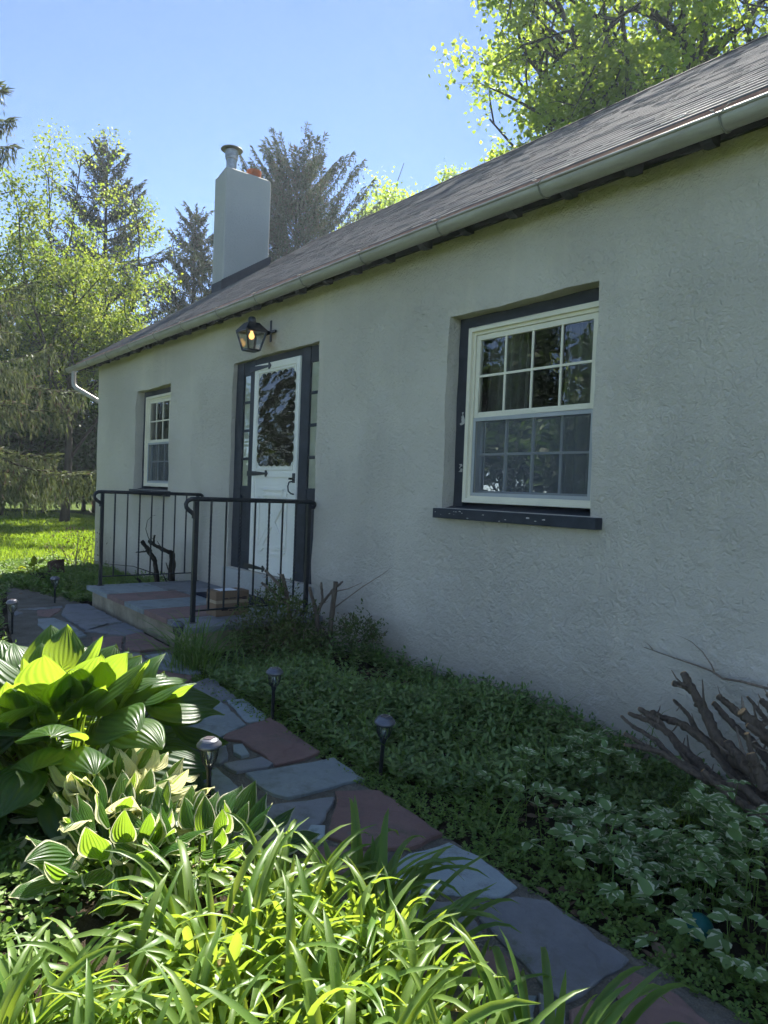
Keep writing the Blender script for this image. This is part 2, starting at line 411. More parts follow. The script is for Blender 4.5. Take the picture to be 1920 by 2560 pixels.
M['yew_bark'] = m_bark('yew_bark', (.44,.32,.22), (.27,.22,.17), 1.8)
M['stump_bark'] = m_bark('stump_bark', (.13,.075,.05), (.09,.06,.045), 3)
M['concrete'] = plain('concrete', (.34, .285, .195), .92, .15, 0, .35, 5, .7, 50)
M['step_stucco'] = stucco('step_stucco', (.46, .45, .41), .25)
M['cardboard'] = plain('cardboard', (.235, .155, .095), .85, .2, 0, .12, 5)

M['hosta'] = leaf_mat('hosta_leaf', (.030,.085,.030), (.055,.125,.030), (.30,.46,.035), (.40,.56,.04), .50, .40, .42, 9, None, .32)
M['hosta_var'] = leaf_mat('variegated_hosta_leaf', (.045,.12,.022), (.075,.16,.025), (.26,.44,.03), (.34,.52,.035), .46, .38, .45, 9,
                          dict(at=.19, amp=.26, c=(.74,.72,.40), t=(.78,.76,.36)), .5)
M['daylily'] = leaf_mat('daylily_leaf', (.085,.175,.035), (.17,.25,.06), (.33,.50,.035), (.48,.58,.06), .42, .42, .4, 0, None, .5, brown=(.992, (.40,.32,.13)))
M['vinca'] = leaf_mat('periwinkle_leaf', (.105,.18,.05), (.21,.30,.085), (.15,.28,.05), (.24,.37,.06), .25, .36, .5)
M['gout'] = leaf_mat('goutweed_leaf', (.13,.22,.065), (.19,.29,.085), (.18,.3,.1), (.24,.36,.12), .25, .5, .35, 0,
                     dict(at=.31, amp=.16, c=(.56,.57,.36), t=(.6,.64,.40), st=(5,3,1)))
M['weed'] = leaf_mat('weed_leaf', (.10,.175,.04), (.19,.28,.06), (.16,.3,.03), (.24,.38,.04), .3, .5, .3)
M['grass_blade'] = leaf_mat('grass_blade', (.055,.115,.012), (.11,.17,.02), (.26,.42,.02), (.42,.55,.04), .48, .5, .3)
M['spruce'] = leaf_mat('spruce_needles', (.028,.046,.024), (.062,.085,.040), (.05,.07,.025), (.10,.115,.04), .3, .65, .2, brown=(.80, (.085,.060,.040)))
M['spruce_near'] = leaf_mat('spruce_needles_near', (.045,.068,.034), (.115,.135,.07), (.08,.105,.035), (.15,.17,.06), .32, .6, .25, brown=(.90, (.10,.072,.05)))
M['maple'] = leaf_mat('maple_leaf', (.07,.13,.022), (.13,.20,.035), (.30,.44,.04), (.50,.60,.07), .55, .5, .3)
M['young'] = leaf_mat('young_leaf', (.055,.10,.02), (.14,.18,.035), (.20,.32,.03), (.44,.50,.06), .46, .55, .25)
M['dark_leaf'] = leaf_mat('dark_leaf', (.022,.05,.014), (.05,.09,.022), (.05,.11,.015), (.1,.19,.02), .3, .5, .3)
M['shrub_leaf'] = leaf_mat('shrub_leaf', (.085,.13,.035), (.18,.20,.06), (.1,.16,.03), (.18,.22,.04), .3, .55, .3, brown=(.82, (.13,.085,.05)))
M['yew_tip'] = leaf_mat('yew_tip', (.14,.20,.015), (.22,.26,.02), (.3,.4,.02), (.4,.45,.03), .4, .5, .3)
M['dead_leaf'] = leaf_mat('dead_leaf', (.12,.075,.045), (.26,.19,.13), (.2,.12,.06), (.3,.2,.1), .2, .8, .15)
M['dry_stalk'] = plain('dry_stalk', (.30, .24, .15), .9, .15, 0, .3, 20)
# ------------------------------------------------------------------ ground, lawn, path
rng = np.random.default_rng(5); random.seed(5)
def grid_sheet(name, mat, xs, ys, zf):
    nx, ny = len(xs), len(ys)
    V = [(x, y, zf(x, y)) for y in ys for x in xs]
    F = [(j*nx+i, j*nx+i+1, (j+1)*nx+i+1, (j+1)*nx+i) for j in range(ny-1) for i in range(nx-1)]
    return arr_mesh(name, V, F, mat, smooth=True)
def gz(x, y):
    """ground level: almost flat, falling a little towards the wall at the near end"""
    d = max(0, min(1, (y+1.5)/1.5)) * max(0, min(1, (x+3.2)/1.6)) if -1.6 < y < .2 else 0
    return -.012 - .10*d
gx = sorted(set([-118,-90,-50,-30] + list(np.arange(-20, 5, .5)) + [8,20,60,118]))
gy = sorted(set([-118,-90,-40,-20,-12,-8] + list(np.arange(-6, .6, .25)) + [2,5,9,14,25,50,90,118]))
lawn = struct(grid_sheet('lawn', M['lawn'], gx, gy, lambda x, y: gz(x, y)-.03), 'sunny green lawn beyond the house corner')
bed = struct(grid_sheet('soil_bed', M['soil'], list(np.arange(-9.6, 2.6, .2)), list(np.arange(-3.7, .1, .2)),
        lambda x, y: gz(x, y) - .012*abs(sin(x*3.1+y*2.3)) - (.02 if (x < -9.3 or y < -3.5) else 0)), 'dark planting soil along the house and path')

# path: mortar bed, each flagstone its own part
pb = MB()
outl = [(2.5,-2.42),(2.5,-1.655),(-1.2,-1.64),(-3.0,-1.56),(-4.75,-1.52),(-4.95,-1.27),(-7.75,-1.27),(-9.6,-1.40),(-9.7,-1.62),(-7.0,-2.12),(-5.4,-2.36),(-4.0,-2.40),(-2.75,-2.29),(-1.0,-2.36)]
pb.prism([(x, y, -.06) for x, y in outl], (0,0,0), (0,0,.066))
path = struct(pb.build('path', M['mortar']), 'crazy paved flagstone path beside the bed')
def ground_pt(px, py, z):
    v = rt*((px-960)/FPX) + dn*((py-1280)/FPX) + fwd
    return CAM + v*((z-CAM.z)/v.z)
def rough_poly(P, amp, step, rg):
    """subdivided, slightly ragged outline"""
    out = []; n = len(P)
    for i in range(n):
        a = np.array(P[i]); b = np.array(P[(i+1) % n]); k = max(1, int(np.linalg.norm(b-a)/step))
        for j in range(k):
            p = a+(b-a)*j/k; out.append(p + rg.normal(0, amp, 2)*(1 if j else .6))
    return out
def area(P): return sum(P[i][0]*P[(i+1) % len(P)][1]-P[(i+1) % len(P)][0]*P[i][1] for i in range(len(P)))/2
STONES = [  # measured outlines of the paving, image units of the photograph, laid down on the ground
 ('maroon', [(675,1795),(800,1880),(760,1897),(690,1913),(650,1880),(600,1852),(556,1846),(560,1834),(600,1822)]),
 ('blue', [(440,1770),(500,1761),(553,1753),(616,1812),(590,1824),(548,1844),(538,1852),(470,1850)]),
 ('pale', [(567,1749),(608,1745),(669,1787),(662,1795),(624,1803),(612,1799)]),
 ('slate', [(481,1707),(527,1692),(591,1740),(586,1747),(510,1755),(470,1742)]),
 ('blue', [(363,1639),(418,1631),(502,1681),(477,1686),(392,1669)]),
 ('maroon', [(385,1674),(480,1689),(470,1703),(425,1712)]),
 ('maroon', [(316,1589),(354,1580),(426,1620),(350,1629),(312,1622)]),
 ('slate', [(211,1576),(312,1557),(360,1579),(316,1587)]),
 ('slate', [(154,1535),(166,1512),(219,1511),(308,1556),(268,1558),(217,1574),(169,1547)]),
 ('blue', [(94,1547),(133,1545),(172,1557),(198,1574),(121,1578),(96,1562)]),
 ('blue', [(121,1582),(203,1578),(215,1589),(169,1599)]),
 ('maroon', [(92,1524),(150,1519),(154,1524),(125,1540),(94,1537)]),
 ('slate', [(46,1521),(157,1513),(157,1517),(89,1522)]),
 ('slate', [(30,1523),(58,1530),(38,1538)]),
 ('maroon', [(230,1594),(306,1592),(305,1622),(250,1640)]),
 ('slate', [(260,1645),(345,1632),(385,1668),(330,1680)]),
 ('blue', [(340,1690),(388,1676),(420,1714),(470,1712),(463,1745),(420,1760)]),
 ('blue', [(405,1833),(430,1829),(468,1858),(434,1865)]),
 ('slate', [(443,1867),(565,1857),(572,1897),(548,1911),(455,1908)]),
 ('blue', [(584,1863),(607,1861),(622,1886),(603,1892),(584,1880)]),
 ('slate', [(557,1910),(658,1892),(683,1907),(671,1918),(591,1929)]),
 ('blue', [(443,1926),(540,1916),(645,2010),(523,2029),(464,1977)]),
 ('blue', [(615,1935),(836,1895),(910,1947),(722,1994),(684,1985),(642,1960)]),
 ('slate', [(553,2038),(714,2008),(834,1992),(815,2044),(756,2091),(730,2110),(610,2117),(565,2102)]),
 ('pale', [(777,2061),(813,2063),(813,2101),(762,2095)]),
 ('maroon', [(840,1977),(950,1975),(1106,2086),(1022,2120),(925,2122),(824,2091),(830,2044),(840,2023)]),
 ('maroon', [(760,2118),(820,2108),(920,2126),(874,2177),(790,2177)]),
 ('pale', [(1022,2127),(1125,2100),(1196,2133),(1294,2210),(1250,2239),(1028,2224),(979,2215),(1000,2146)]),
 ('slate', [(1017,2255),(1158,2249),(1201,2328),(1104,2336),(1017,2303)]),
 ('slate', [(1196,2255),(1288,2236),(1370,2247),(1573,2394),(1483,2459),(1462,2486),(1408,2499),(1359,2464),(1277,2372),(1201,2296)]),
 ('maroon', [(1180,2363),(1256,2374),(1304,2421),(1234,2464),(1174,2442)]),
 ('maroon', [(1576,2425),(1700,2493),(1790,2575),(1650,2620),(1560,2560),(1532,2466)]),
 ('maroon', [(1424,2515),(1483,2493),(1521,2510),(1511,2560),(1430,2580)]),
 ('slate', [(1348,2488),(1413,2515),(1413,2567),(1342,2570)]),
 ('blue', [(900,2200),(965,2222),(1005,2260),(1000,2300),(900,2290)]),
 ('maroon', [(1020,2320),(1100,2345),(1165,2350),(1160,2440),(1040,2430)]),
 ('blue', [(1240,2475),(1340,2480),(1335,2565),(1260,2570)]),
]
for i, (mt, poly) in enumerate(STONES):
    rg = np.random.default_rng(100+i); zt = .012 + .012*rg.random()
    P = [np.array(ground_pt(x, y, .018)[:2]) for x, y in poly]
    if area(P) < 0: P = P[::-1]
    P = rough_poly(P, .0045, .05, rg); c = sum(P)/len(P)
    b = MB(); n = len(P); tl = rg.normal(0, .006, 2)
    top = [(p[0], p[1], zt+float(np.dot(p-c, tl))) for p in P]
    ins = [(c+(p-c)*(1-.006/max(.03, np.linalg.norm(p-c)))) for p in P]
    V = [(p[0], p[1], -.02) for p in P] + [(p[0], p[1], t[2]-.004) for p, t in zip(P, top)] + [(q[0], q[1], t[2]) for q, t in zip(ins, top)]
    F = [tuple(range(2*n, 3*n))] + [(k, (k+1) % n, n+(k+1) % n, n+k) for k in range(n)] + [(n+k, n+(k+1) % n, 2*n+(k+1) % n, 2*n+k) for k in range(n)]
    b.mesh(V, F); b.build('flagstone', M[mt], path)

# ------------------------------------------------------------------ house
house = thing('house', 'small grey-green stucco house with shingle roof, white door and dark window trim', 'house', (-4.5, 4, 0))
HX0, HX1, HY1 = -11.66, 2.6, 8.0
EY, EZ, RY = -.22, 3.145, 4.0; SL = tan(R(34.5)); RZ = EZ+SL*(RY-EY)
def roofz(y): return EZ+SL*(y-EY) if y <= RY else RZ-SL*(y-RY)
OPEN = [(-9.975,-8.76,1.20,2.54,.13), (-7.07,-5.39,.43,2.60,.075), (-3.742,-2.502,1.20,2.537,.13)]
def fine(br, step):
    out = []
    for a, b in zip(br[:-1], br[1:]):
        k = max(1, round((b-a)/step)); out += [a+(b-a)*i/k for i in range(k)]
    return out+[br[-1]]
xs = fine(sorted([HX0, HX1]+[o[0] for o in OPEN]+[o[1] for o in OPEN]), .11)
zs = fine([-.4, .43, 1.20, 2.54, 2.60, 3.24], .11)
def wob(x, z, k): return .0045*sin(x*5.1+k)+.004*sin(z*6.3+x*2.2+k*2)+.003*sin(x*17+z*13+k)
w = MB(); idx = {}
def hole(x, z): return next((o for o in OPEN if o[0] < x < o[1] and o[2]-.001 < z < (o[3] if o[3] > 2.55 else 2.541)), None)
nodes = [[(x+wob(z, x, 1.3)*(.9 if any(abs(x-q) < .001 for o in OPEN for q in o[:2]) else 0), wob(x, z, 0), z+(wob(x, z, 2.1)*.9 if 2.5 < z < 2.62 else 0)) for x in xs] for z in zs]
for j in range(len(zs)-1):
    for i in range(len(xs)-1):
        xm, zm = (xs[i]+xs[i+1])/2, (zs[j]+zs[j+1])/2; o = hole(xm, zm)
        q = [nodes[j][i], nodes[j][i+1], nodes[j+1][i+1], nodes[j+1][i]]
        if not o: w.face(q)
        else:
            for (di, dj, a, b) in ((-1,0,0,3),(1,0,1,2),(0,-1,0,1),(0,1,3,2)):
                i2, j2 = i+di, j+dj
                if hole((xs[i2]+xs[i2+1])/2, (zs[j2]+zs[j2+1])/2) is None:
                    A, B = q[a], q[b]; w.face([A, B, (B[0], o[4], B[2]), (A[0], o[4], A[2])])
w.build('front_wall', M['stucco'], house, smooth=True, auto=40)
for x0, x1, nx in ((HX0, HX0+.2, -1), (HX1-.2, HX1, 1)):
    g = MB(); x = x0 if nx < 0 else x1
    g.prism([(x, .012, -.4), (x, HY1, -.4), (x, HY1, roofz(HY1)-.12), (x, RY, RZ-.12), (x, .012, 3.2)], (0,0,0), (-nx*.2, 0, 0)); g.build('gable_wall', M['stucco'], house)
g = MB(); g.box(HX0+.2, HX1-.2, HY1-.2, HY1-.003, -.4, 3.2); g.build('back_wall', M['stucco'], house)
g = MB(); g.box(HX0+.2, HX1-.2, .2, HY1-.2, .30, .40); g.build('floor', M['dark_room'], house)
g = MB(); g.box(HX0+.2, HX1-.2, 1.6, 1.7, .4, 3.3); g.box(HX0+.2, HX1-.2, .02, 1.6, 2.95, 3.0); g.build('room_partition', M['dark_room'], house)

# roof: real courses of shingles, each tab its own slightly different thickness
RX0, RX1 = -12.12, 3.0
Vr, Fr, Ar = [], [], []
EXP = .138; cs, sn = cos(atan2(SL, 1)), sin(atan2(SL, 1)); LEN = (RY-EY)/cs
rr = np.random.default_rng(9); nc = int(LEN/EXP)+1
def rp(x, s, h): return (x, EY + s*cs - h*sn, EZ + s*sn + h*cs)
for c in range(nc):
    s0 = c*EXP; s1 = min(LEN, s0+EXP+.02); x = RX0 + .01*rr.random(); base = rr.random()
    while x < RX1:
        wdt = rr.uniform(.07, .20); x2 = min(x+wdt, RX1); h = .0016+.0042*(rr.random() > .70)+.0010*rr.random(); d = rr.normal(0, .003)
        n = len(Vr); e = .0008*(rr.random()-.5)
        Vr += [rp(x, s0+d, -.003), rp(x2, s0+d, -.003), rp(x2, s0+d, h), rp(x, s0+d, h+e), rp(x2, s1, .001), rp(x, s1, .001)]
        Fr += [(n, n+1, n+2, n+3), (n+3, n+2, n+4, n+5)]
        a = np.clip(.5*rr.random()+.5*(h > .004)*rr.random()+.12*base, 0, 1); Ar += [a]*6
        x = x2
arr_mesh('roof', Vr, Fr, M['shingle'], house, var=Ar)
roof_obj = [o for o in COL.objects if o.name == 'roof'][0]
b = MB(); t = .035
b.prism([(RX0, EY-.0, EZ-.006), (RX0, RY, RZ-.006), (RX0, HY1+.25, roofz(HY1+.25)-.004), (RX0, HY1+.25, roofz(HY1+.25)-t), (RX0, RY, RZ-t-.01), (RX0, EY, EZ-t)], (.004,0,0), (RX1-RX0-.008,0,0))
b.build('roof_deck', M['shingle'], house)
b = MB()
for k in range(52):
    x = RX0+k*.295; b.prism([(x, RY-.13, RZ-.089+.008), (x, RY, RZ+.012), (x, RY+.13, RZ-.089+.008), (x, RY+.13, RZ-.089), (x, RY, RZ), (x, RY-.13, RZ-.089)], (0,0,.004), (.30,0,.006))
b.build('ridge_cap', M['ridge'], house)
for xr in (RX0-.012, RX1+.012):
    b = MB(); b.bar((xr, EY+.01, EZ-.085), (xr, RY, RZ-.085), .024, .13); b.build('rake_board', M['dark_paint'], house)
b = MB(); b.prism([(RX0+.01, -.02, 3.075), (RX0+.01, -.02, 3.235), (RX0+.01, EY+.02, EZ-.042), (RX0+.01, EY+.02, EZ-.075), (RX0+.01, -.045, 3.175), (RX0+.01, -.045, 3.075)], (0,0,0), (RX1-RX0-.02,0,0))
b.build('soffit', M['dark_paint'], house)
b = MB(); b.bar((RX0, EY-.006, EZ-.022), (RX1, EY-.006, EZ-.022), .006, .035); b.build('drip_edge', M['copper_edge'], house)
# rafter tails with a curved lower edge
x = -11.85
while x < 2.9:
    b = MB(); P = [(-.046,3.17),(-.046,3.046),(-.085,3.036),(-.12,3.045),(-.15,3.062),(-.175,3.085),(-.19,3.115)]
    b.prism([(x-.03, y, z) for y, z in P], (0,0,0), (.06,0,0)); b.build('rafter_tail', M['dark_paint'], house); x += .417
# gutter: half round, with bead, hangers and downspout
GY, GZ, GR = -.240, 3.070, .056; GX0, GX1 = -12.45, 3.05
b = MB(); V = []; n = 14
sag = lambda x: .004*sin(x*1.3)
gxs = list(np.linspace(GX0, GX1, 60))
for x in gxs:
    for r in (GR, GR-.004):
        for k in range(n+1):
            a = pi*k/n; V.append((x, GY-cos(a)*r, GZ-sin(a)*r+sag(x)))
m = 2*(n+1); F = []
for i in range(len(gxs)-1):
    for k in range(n):
        F.append((i*m+k, i*m+k+1, (i+1)*m+k+1, (i+1)*m+k)); F.append((i*m+n+1+k, (i+1)*m+n+1+k, (i+1)*m+n+2+k, i*m+n+2+k))
    F.append((i*m, (i+1)*m, (i+1)*m+n+1, i*m+n+1)); F.append((i*m+n, i*m+2*n+1, (i+1)*m+2*n+1, (i+1)*m+n))
b.mesh(V, F)
b.tube([(x, GY-GR-.002, GZ+.005+sag(x)) for x in gxs], .009, 8)
for xe, sgn in ((GX0, 1), (GX1, -1)):
    b.mesh([(xe, GY-cos(pi*k/n)*GR, GZ-sin(pi*k/n)*GR+sag(xe)) for k in range(n+1)], [tuple(range(n+1))])
gut = b.build('gutter', M['aged_copper'], house, smooth=True, auto=50)
for hx in [-11.3,-10.4,-9.5,-8.60,-7.79,-6.89,-6.08,-5.27,-4.43,-3.58,-2.73,-1.69,-.6,.5,1.6]:
    b = MB(); s = sag(hx); arc = [(hx, GY-cos(a)*(GR+.004), GZ-sin(a)*(GR+.004)+s) for a in np.linspace(.25, pi-.3, 12)]
    b.tube(arc, .0055, 6)
    p = Vector(arc[0])
    b.tube([p, (hx-.006, GY-GR-.013, GZ+.0+s), (hx-.045, GY-GR-.006, GZ+.03+s), (hx-.05, GY-.02, GZ+.05+s)], .0026, 6)
    b.tube([p, (hx+.006, GY-GR-.013, GZ+.0+s), (hx+.045, GY-GR-.006, GZ+.03+s), (hx+.05, GY-.02, GZ+.05+s)], .0026, 6)
    b.build('gutter_hanger', M['hanger'], gut, smooth=True)
b = MB(); b.tube([(-12.17,GY,GZ-.05),(-12.17,GY,GZ-.20),(-12.155,GY+.005,GZ-.27),(-12.11,GY+.03,GZ-.32),(-11.76,.12,2.50),(-11.735,.15,2.44),(-11.73,.155,2.3),(-11.73,.155,.1)], .036, 12)
b.build('downspout', M['aged_copper'], gut, smooth=True, auto=50)

# chimney on the far gable, straddling the rake
CX0, CX1, CY0, CY1, CZ = -11.99, -11.55, 1.97, 2.86, 6.74
b = MB()
def ring(z, k=0.0, c=.02): return [(CX0+c+k, CY0+k, z),(CX1-c-k, CY0+k, z),(CX1-k, CY0+c+k, z),(CX1-k, CY1-c-k, z),(CX1-c-k, CY1-k, z),(CX0+c+k, CY1-k, z),(CX0+k, CY1-c-k, z),(CX0+k, CY0+c+k, z)]
rings = [ring(-.3), ring(3.6), ring(5.0,.006), ring(CZ-.10,.003), ring(CZ-.01, .010, .025), ring(CZ+.02, .05, .04)]
rings[-2] = [(x, y, z-(.10 if x < -11.8 else 0)) for x, y, z in rings[-2]]; rings[-1] = [(x, y, z-(.05 if x < -11.8 else 0)) for x, y, z in rings[-1]]
b.mesh([p for r in rings for p in r], [(i*8+k, i*8+(k+1) % 8, (i+1)*8+(k+1) % 8, (i+1)*8+k) for i in range(5) for k in range(8)] + [tuple(range(40, 48))])
ch = b.build('chimney', M['stucco_chimney'], house)
b = MB()
b.prism([(CX1+.012, CY0-.02, roofz(CY0)-.02), (CX1+.012, CY1+.02, roofz(CY1)-.02), (CX1+.012, CY1+.02, roofz(CY1)+.16), (CX1+.012, CY0-.02, roofz(CY0)+.16)], (0,0,0), (-.006,0,0))
b.box(-11.93, CX1+.012, CY0-.020, CY0-.012, roofz(CY0)-.04, roofz(CY0)+.15); b.build('flashing', M['lead'], ch)
cx, cy = -11.80, 2.19
b = MB(); b.lathe([(.090, CZ-.03), (.090, CZ+.245), (.106, CZ+.25), (.106, CZ+.285), (.114, CZ+.29), (.114, CZ+.40), (.106, CZ+.405)], (cx, cy, 0), 20)
b.lathe([(.192, CZ+.415), (.185, CZ+.43), (.07, CZ+.470), (.02, CZ+.474)], (cx, cy, 0), 20)
b.build('flue_pipe', M['steel'], ch, smooth=True, auto=40)
b = MB(); b.lathe([(.125, CZ-.05), (.125, CZ+.10), (.130, CZ+.105), (.128, CZ+.155), (.10, CZ+.155), (.10, CZ+.05)], (-11.74, 2.60, 0), 18); b.build('chimney_pot', M['clay'], ch, smooth=True, auto=40)

# windows
def make_window(x0, x1):
    """x0..x1: the opening. Dark casing, cream frame, two sashes of eight panes, screen below."""
    zb, zt = 1.235, 2.537; yc = .110
    c = MB(); c.box(x0-.01, x0+.098, yc, .2, 1.20, zt+.01); c.box(x1-.028, x1+.01, yc, .2, 1.20, zt+.01); c.box(x0+.098, x1-.028, yc, .2, zt-.072, zt+.01)
    win = c.build('window', M['dark_paint'], house, bevel=.004)
    s = MB(); s.box(x0-.022, x1+.088, -.062, .02, 1.128, 1.196); s.prism([(x0+.001, .02, 1.15), (x0+.001, .02, 1.197), (x0+.001, .2, 1.238), (x0+.001, .2, 1.15)], (0,0,0), (x1-x0-.002,0,0))
    sill = s.build('sill', M['dark_paint'], win, bevel=.004)
    rg = np.random.default_rng(int(abs(x0)*100))
    for _ in range(16):
        px = rg.uniform(x0, x1); pz = rg.uniform(1.135, 1.185); q = rg.uniform(.004, .012); k = MB()
        k.prism([(px+q*rg.uniform(.6,2)*cos(a), -.0625, pz+q*.5*sin(a)*rg.uniform(.5,1)) for a in np.linspace(0, 2*pi, 6)[:-1]], (0,0,0), (0,-.0012,0)); k.build('paint_chip', M['chip'], win)
    for pz, q in ((1.83, .03), (1.86, .02), (1.80, .018), (1.50, .02), (1.47, .014)):
        k = MB(); k.prism([(x0+.085*rg.uniform(.5,1.05)+q*.35*cos(a)*rg.uniform(.5,1), yc-.0005, pz+q*sin(a)*rg.uniform(.6,1.2)) for a in np.linspace(0, 2*pi, 7)[:-1]], (0,0,0), (0,-.0012,0)); k.build('paint_chip', M['chip'], win)
    fx0, fx1, fz0, fz1 = x0+.105, x1-.030, 1.245, zt-.075
    f = MB()
    for (d, y0, y1) in ((0, .095, .20), (.028, .118, .20)):
        a, bb, e, h = fx0+d, fx1-d, fz0+d*.8, fz1-d; wdt = .030 if d == 0 else .024
        f.box(a, a+wdt, y0, y1, e, h); f.box(bb-wdt, bb, y0, y1, e, h); f.box(a+wdt, bb-wdt, y0, y1, h-wdt, h); f.box(a+wdt, bb-wdt, y0, y1, e, e+wdt)
    f.build('frame', M['cream_vinyl'], win, bevel=.002)
    ix0, ix1, iz0, iz1 = fx0+.054, fx1-.054, fz0+.048, fz1-.054; zm = (iz0+iz1)/2+.005
    def sash(za, zb_, y, mat, name):
        q = MB(); wd = .036
        q.box(ix0, ix0+wd, y, y+.03, za, zb_); q.box(ix1-wd, ix1, y, y+.03, za, zb_); q.box(ix0+wd, ix1-wd, y, y+.03, zb_-wd, zb_); q.box(ix0+wd, ix1-wd, y, y+.03, za, za+wd)
        sh = q.build(name, mat, win, bevel=.002)
        gx0, gx1, gz0, gz1 = ix0+wd, ix1-wd, za+wd, zb_-wd
        p = MB(); p.face([(gx0-.005, y+.012, gz0-.005), (gx1+.005, y+.012, gz0-.005), (gx1+.005, y+.012, gz1+.005), (gx0-.005, y+.012, gz1+.005)]); p.build('pane', M['glass'], win)
        u = MB()
        for i in (1, 2, 3): xx = gx0+(gx1-gx0)*i/4; u.box(xx-.0075, xx+.0075, y+.002, y+.010, gz0, gz1)
        zz = (gz0+gz1)/2; u.box(gx0, gx1, y+.001, y+.0105, zz-.0075, zz+.0075); u.build('muntins', mat, win)
    sash(zm-.018, iz1, .128, M['cream_vinyl'], 'upper_sash')
    sash(iz0, zm+.018, .165, M['grey_trim'], 'lower_sash')
    q = MB(); e = .022
    q.box(ix0, ix0+e, .122, .132, iz0, zm-.02); q.box(ix1-e, ix1, .122, .132, iz0, zm-.02); q.box(ix0+e, ix1-e, .122, .132, iz0, iz0+e); q.box(ix0+e, ix1-e, .122, .132, zm-.045, zm-.02)
    q.build('screen_frame', M['grey_trim'], win)
    q = MB(); q.face([(ix0+e, .127, iz0+e), (ix1-e, .127, iz0+e), (ix1-e, .127, zm-.045), (ix0+e, .127, zm-.045)]); q.build('insect_screen', M['screen'], win)
    for ca, cb in ((x0+.12, x0+.50), (x1-.44, x1-.08)):
        n = 46; V = []
        for j, z in enumerate((1.20, 1.6, 2.0, 2.5)):
            for i in range(n):
                t_ = i/(n-1); V.append((ca+(cb-ca)*t_, .30+.028*sin(t_*30+1.5*sin(t_*7))+.01*sin(j*2+t_*9), z))
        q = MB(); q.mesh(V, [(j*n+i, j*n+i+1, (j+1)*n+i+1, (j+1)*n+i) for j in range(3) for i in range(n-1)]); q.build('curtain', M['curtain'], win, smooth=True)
    return win
make_window(-3.742, -2.502); make_window(-9.975, -8.76)

# doorway: dark frame with two sidelights of four panes, white storm door
yd = .052; FX0, FX1, FZ0, FZ1 = -7.09, -5.40, .425, 2.60; DX0, DX1, DZ1 = -6.645, -5.772, 2.530
f = MB()   # stiles and rails, the sidelight openings are real
LX = [(-6.912, -6.757), (-5.618, -5.462)]; PZ = [(1.300,1.568),(1.598,1.862),(1.892,2.158),(2.186,2.448)]
for (a, b_), (fa, fb) in zip(LX, ((FX0, DX0-.004), (DX1+.004, FX1+.02))):
    f.box(fa, a, yd, .15, FZ0, FZ1); f.box(b_, fb, yd, .15, FZ0, FZ1)
    f.box(a, b_, yd+.008, .15, PZ[-1][1], FZ1); f.box(a, b_, yd+.006, .15, 1.20, PZ[0][0]); f.box(a, b_, yd+.022, .15, .62, 1.20); f.box(a, b_, yd+.006, .15, FZ0, .62)
    for (p, q) in zip(PZ[:-1], PZ[1:]): f.box(a, b_, yd+.012, .13, p[1], q[0])
f.box(DX0-.004, DX1+.004, yd+.004, .15, DZ1+.004, FZ1)
fr = f.build('door_frame', M['dark_paint'], house, bevel=.003)
for a, b_ in LX:
    for p, q in PZ:
        g = MB(); g.face([(a, yd+.016, p), (b_, yd+.016, p), (b_, yd+.016, q), (a, yd+.016, q)]); g.build('sidelight_pane', M['glass'], fr)
    g = MB(); g.box(a+.002, b_-.002, .074, .077, 1.29, 2.455); g.build('sidelight_curtain', M['pale_curtain'], fr)
g = MB(); g.prism([(-6.87,.070,1.305),(-6.79,.070,1.305),(-6.785,.070,1.40),(-6.81,.070,1.39),(-6.825,.070,1.365),(-6.86,.070,1.38)], (0,0,0), (0,.003,0)); g.build('white_card', M['white_paint'], fr)
d = MB(); DZ0 = .437
d.box(DX0, DX1, yd-.004, .10, DZ0, DZ1)
def frame2(mb, a, b_, e, h, wd, y0, y1): mb.box(a, a+wd, y0, y1, e, h); mb.box(b_-wd, b_, y0, y1, e, h); mb.box(a+wd, b_-wd, y0, y1, h-wd, h); mb.box(a+wd, b_-wd, y0, y1, e, e+wd)
yf = yd-.004
frame2(d, DX0+.001, DX1-.001, DZ0+.001, DZ1-.001, .062, yf-.010, yf)
d.box(DX0+.063, DX1-.063, yf-.010, yf, 1.395, 1.455)
frame2(d, DX0+.075, DX1-.075, 1.466, 2.455, .018, yf-.014, yf)
d.box(DX0+.063, DX1-.063, yf-.008, yf, DZ0+.063, .60)
px0, px1, pz0, pz1 = DX0+.175, DX1-.165, .64, 1.275
def moulding(poly, wd=.026, h=.014):
    n = len(poly)
    for i in range(n):
        a, b_ = Vector((poly[i][0], yf-h*.5, poly[i][1])), Vector((poly[(i+1) % n][0], yf-h*.5, poly[(i+1) % n][1]))
        d.bar(a, b_, wd, h+.002, (0,-1,0))
xm, zm_ = (px0+px1)/2, (pz0+pz1)/2+.0
moulding([(px0+.05, pz1), (px1-.05, pz1), (px1-.11, pz1-.06), (px0+.11, pz1-.06)])
moulding([(px0+.05, pz0), (px1-.05, pz0), (px1-.11, pz0+.06), (px0+.11, pz0+.06)])
moulding([(px0, pz0+.07), (xm-.05, zm_), (px0, pz1-.07)]); moulding([(px1, pz0+.07), (xm+.05, zm_), (px1, pz1-.07)])
d.bar((px0+.02, yf-.004, pz0+.02), (px1-.02, yf-.004, pz1-.02), .06, .015, (0,-1,0)); d.bar((px1-.02, yf-.004, pz0+.02), (px0+.02, yf-.004, pz1-.02), .06, .018, (0,-1,0))
door = d.build('door', M['white_paint'], house, bevel=.0025)
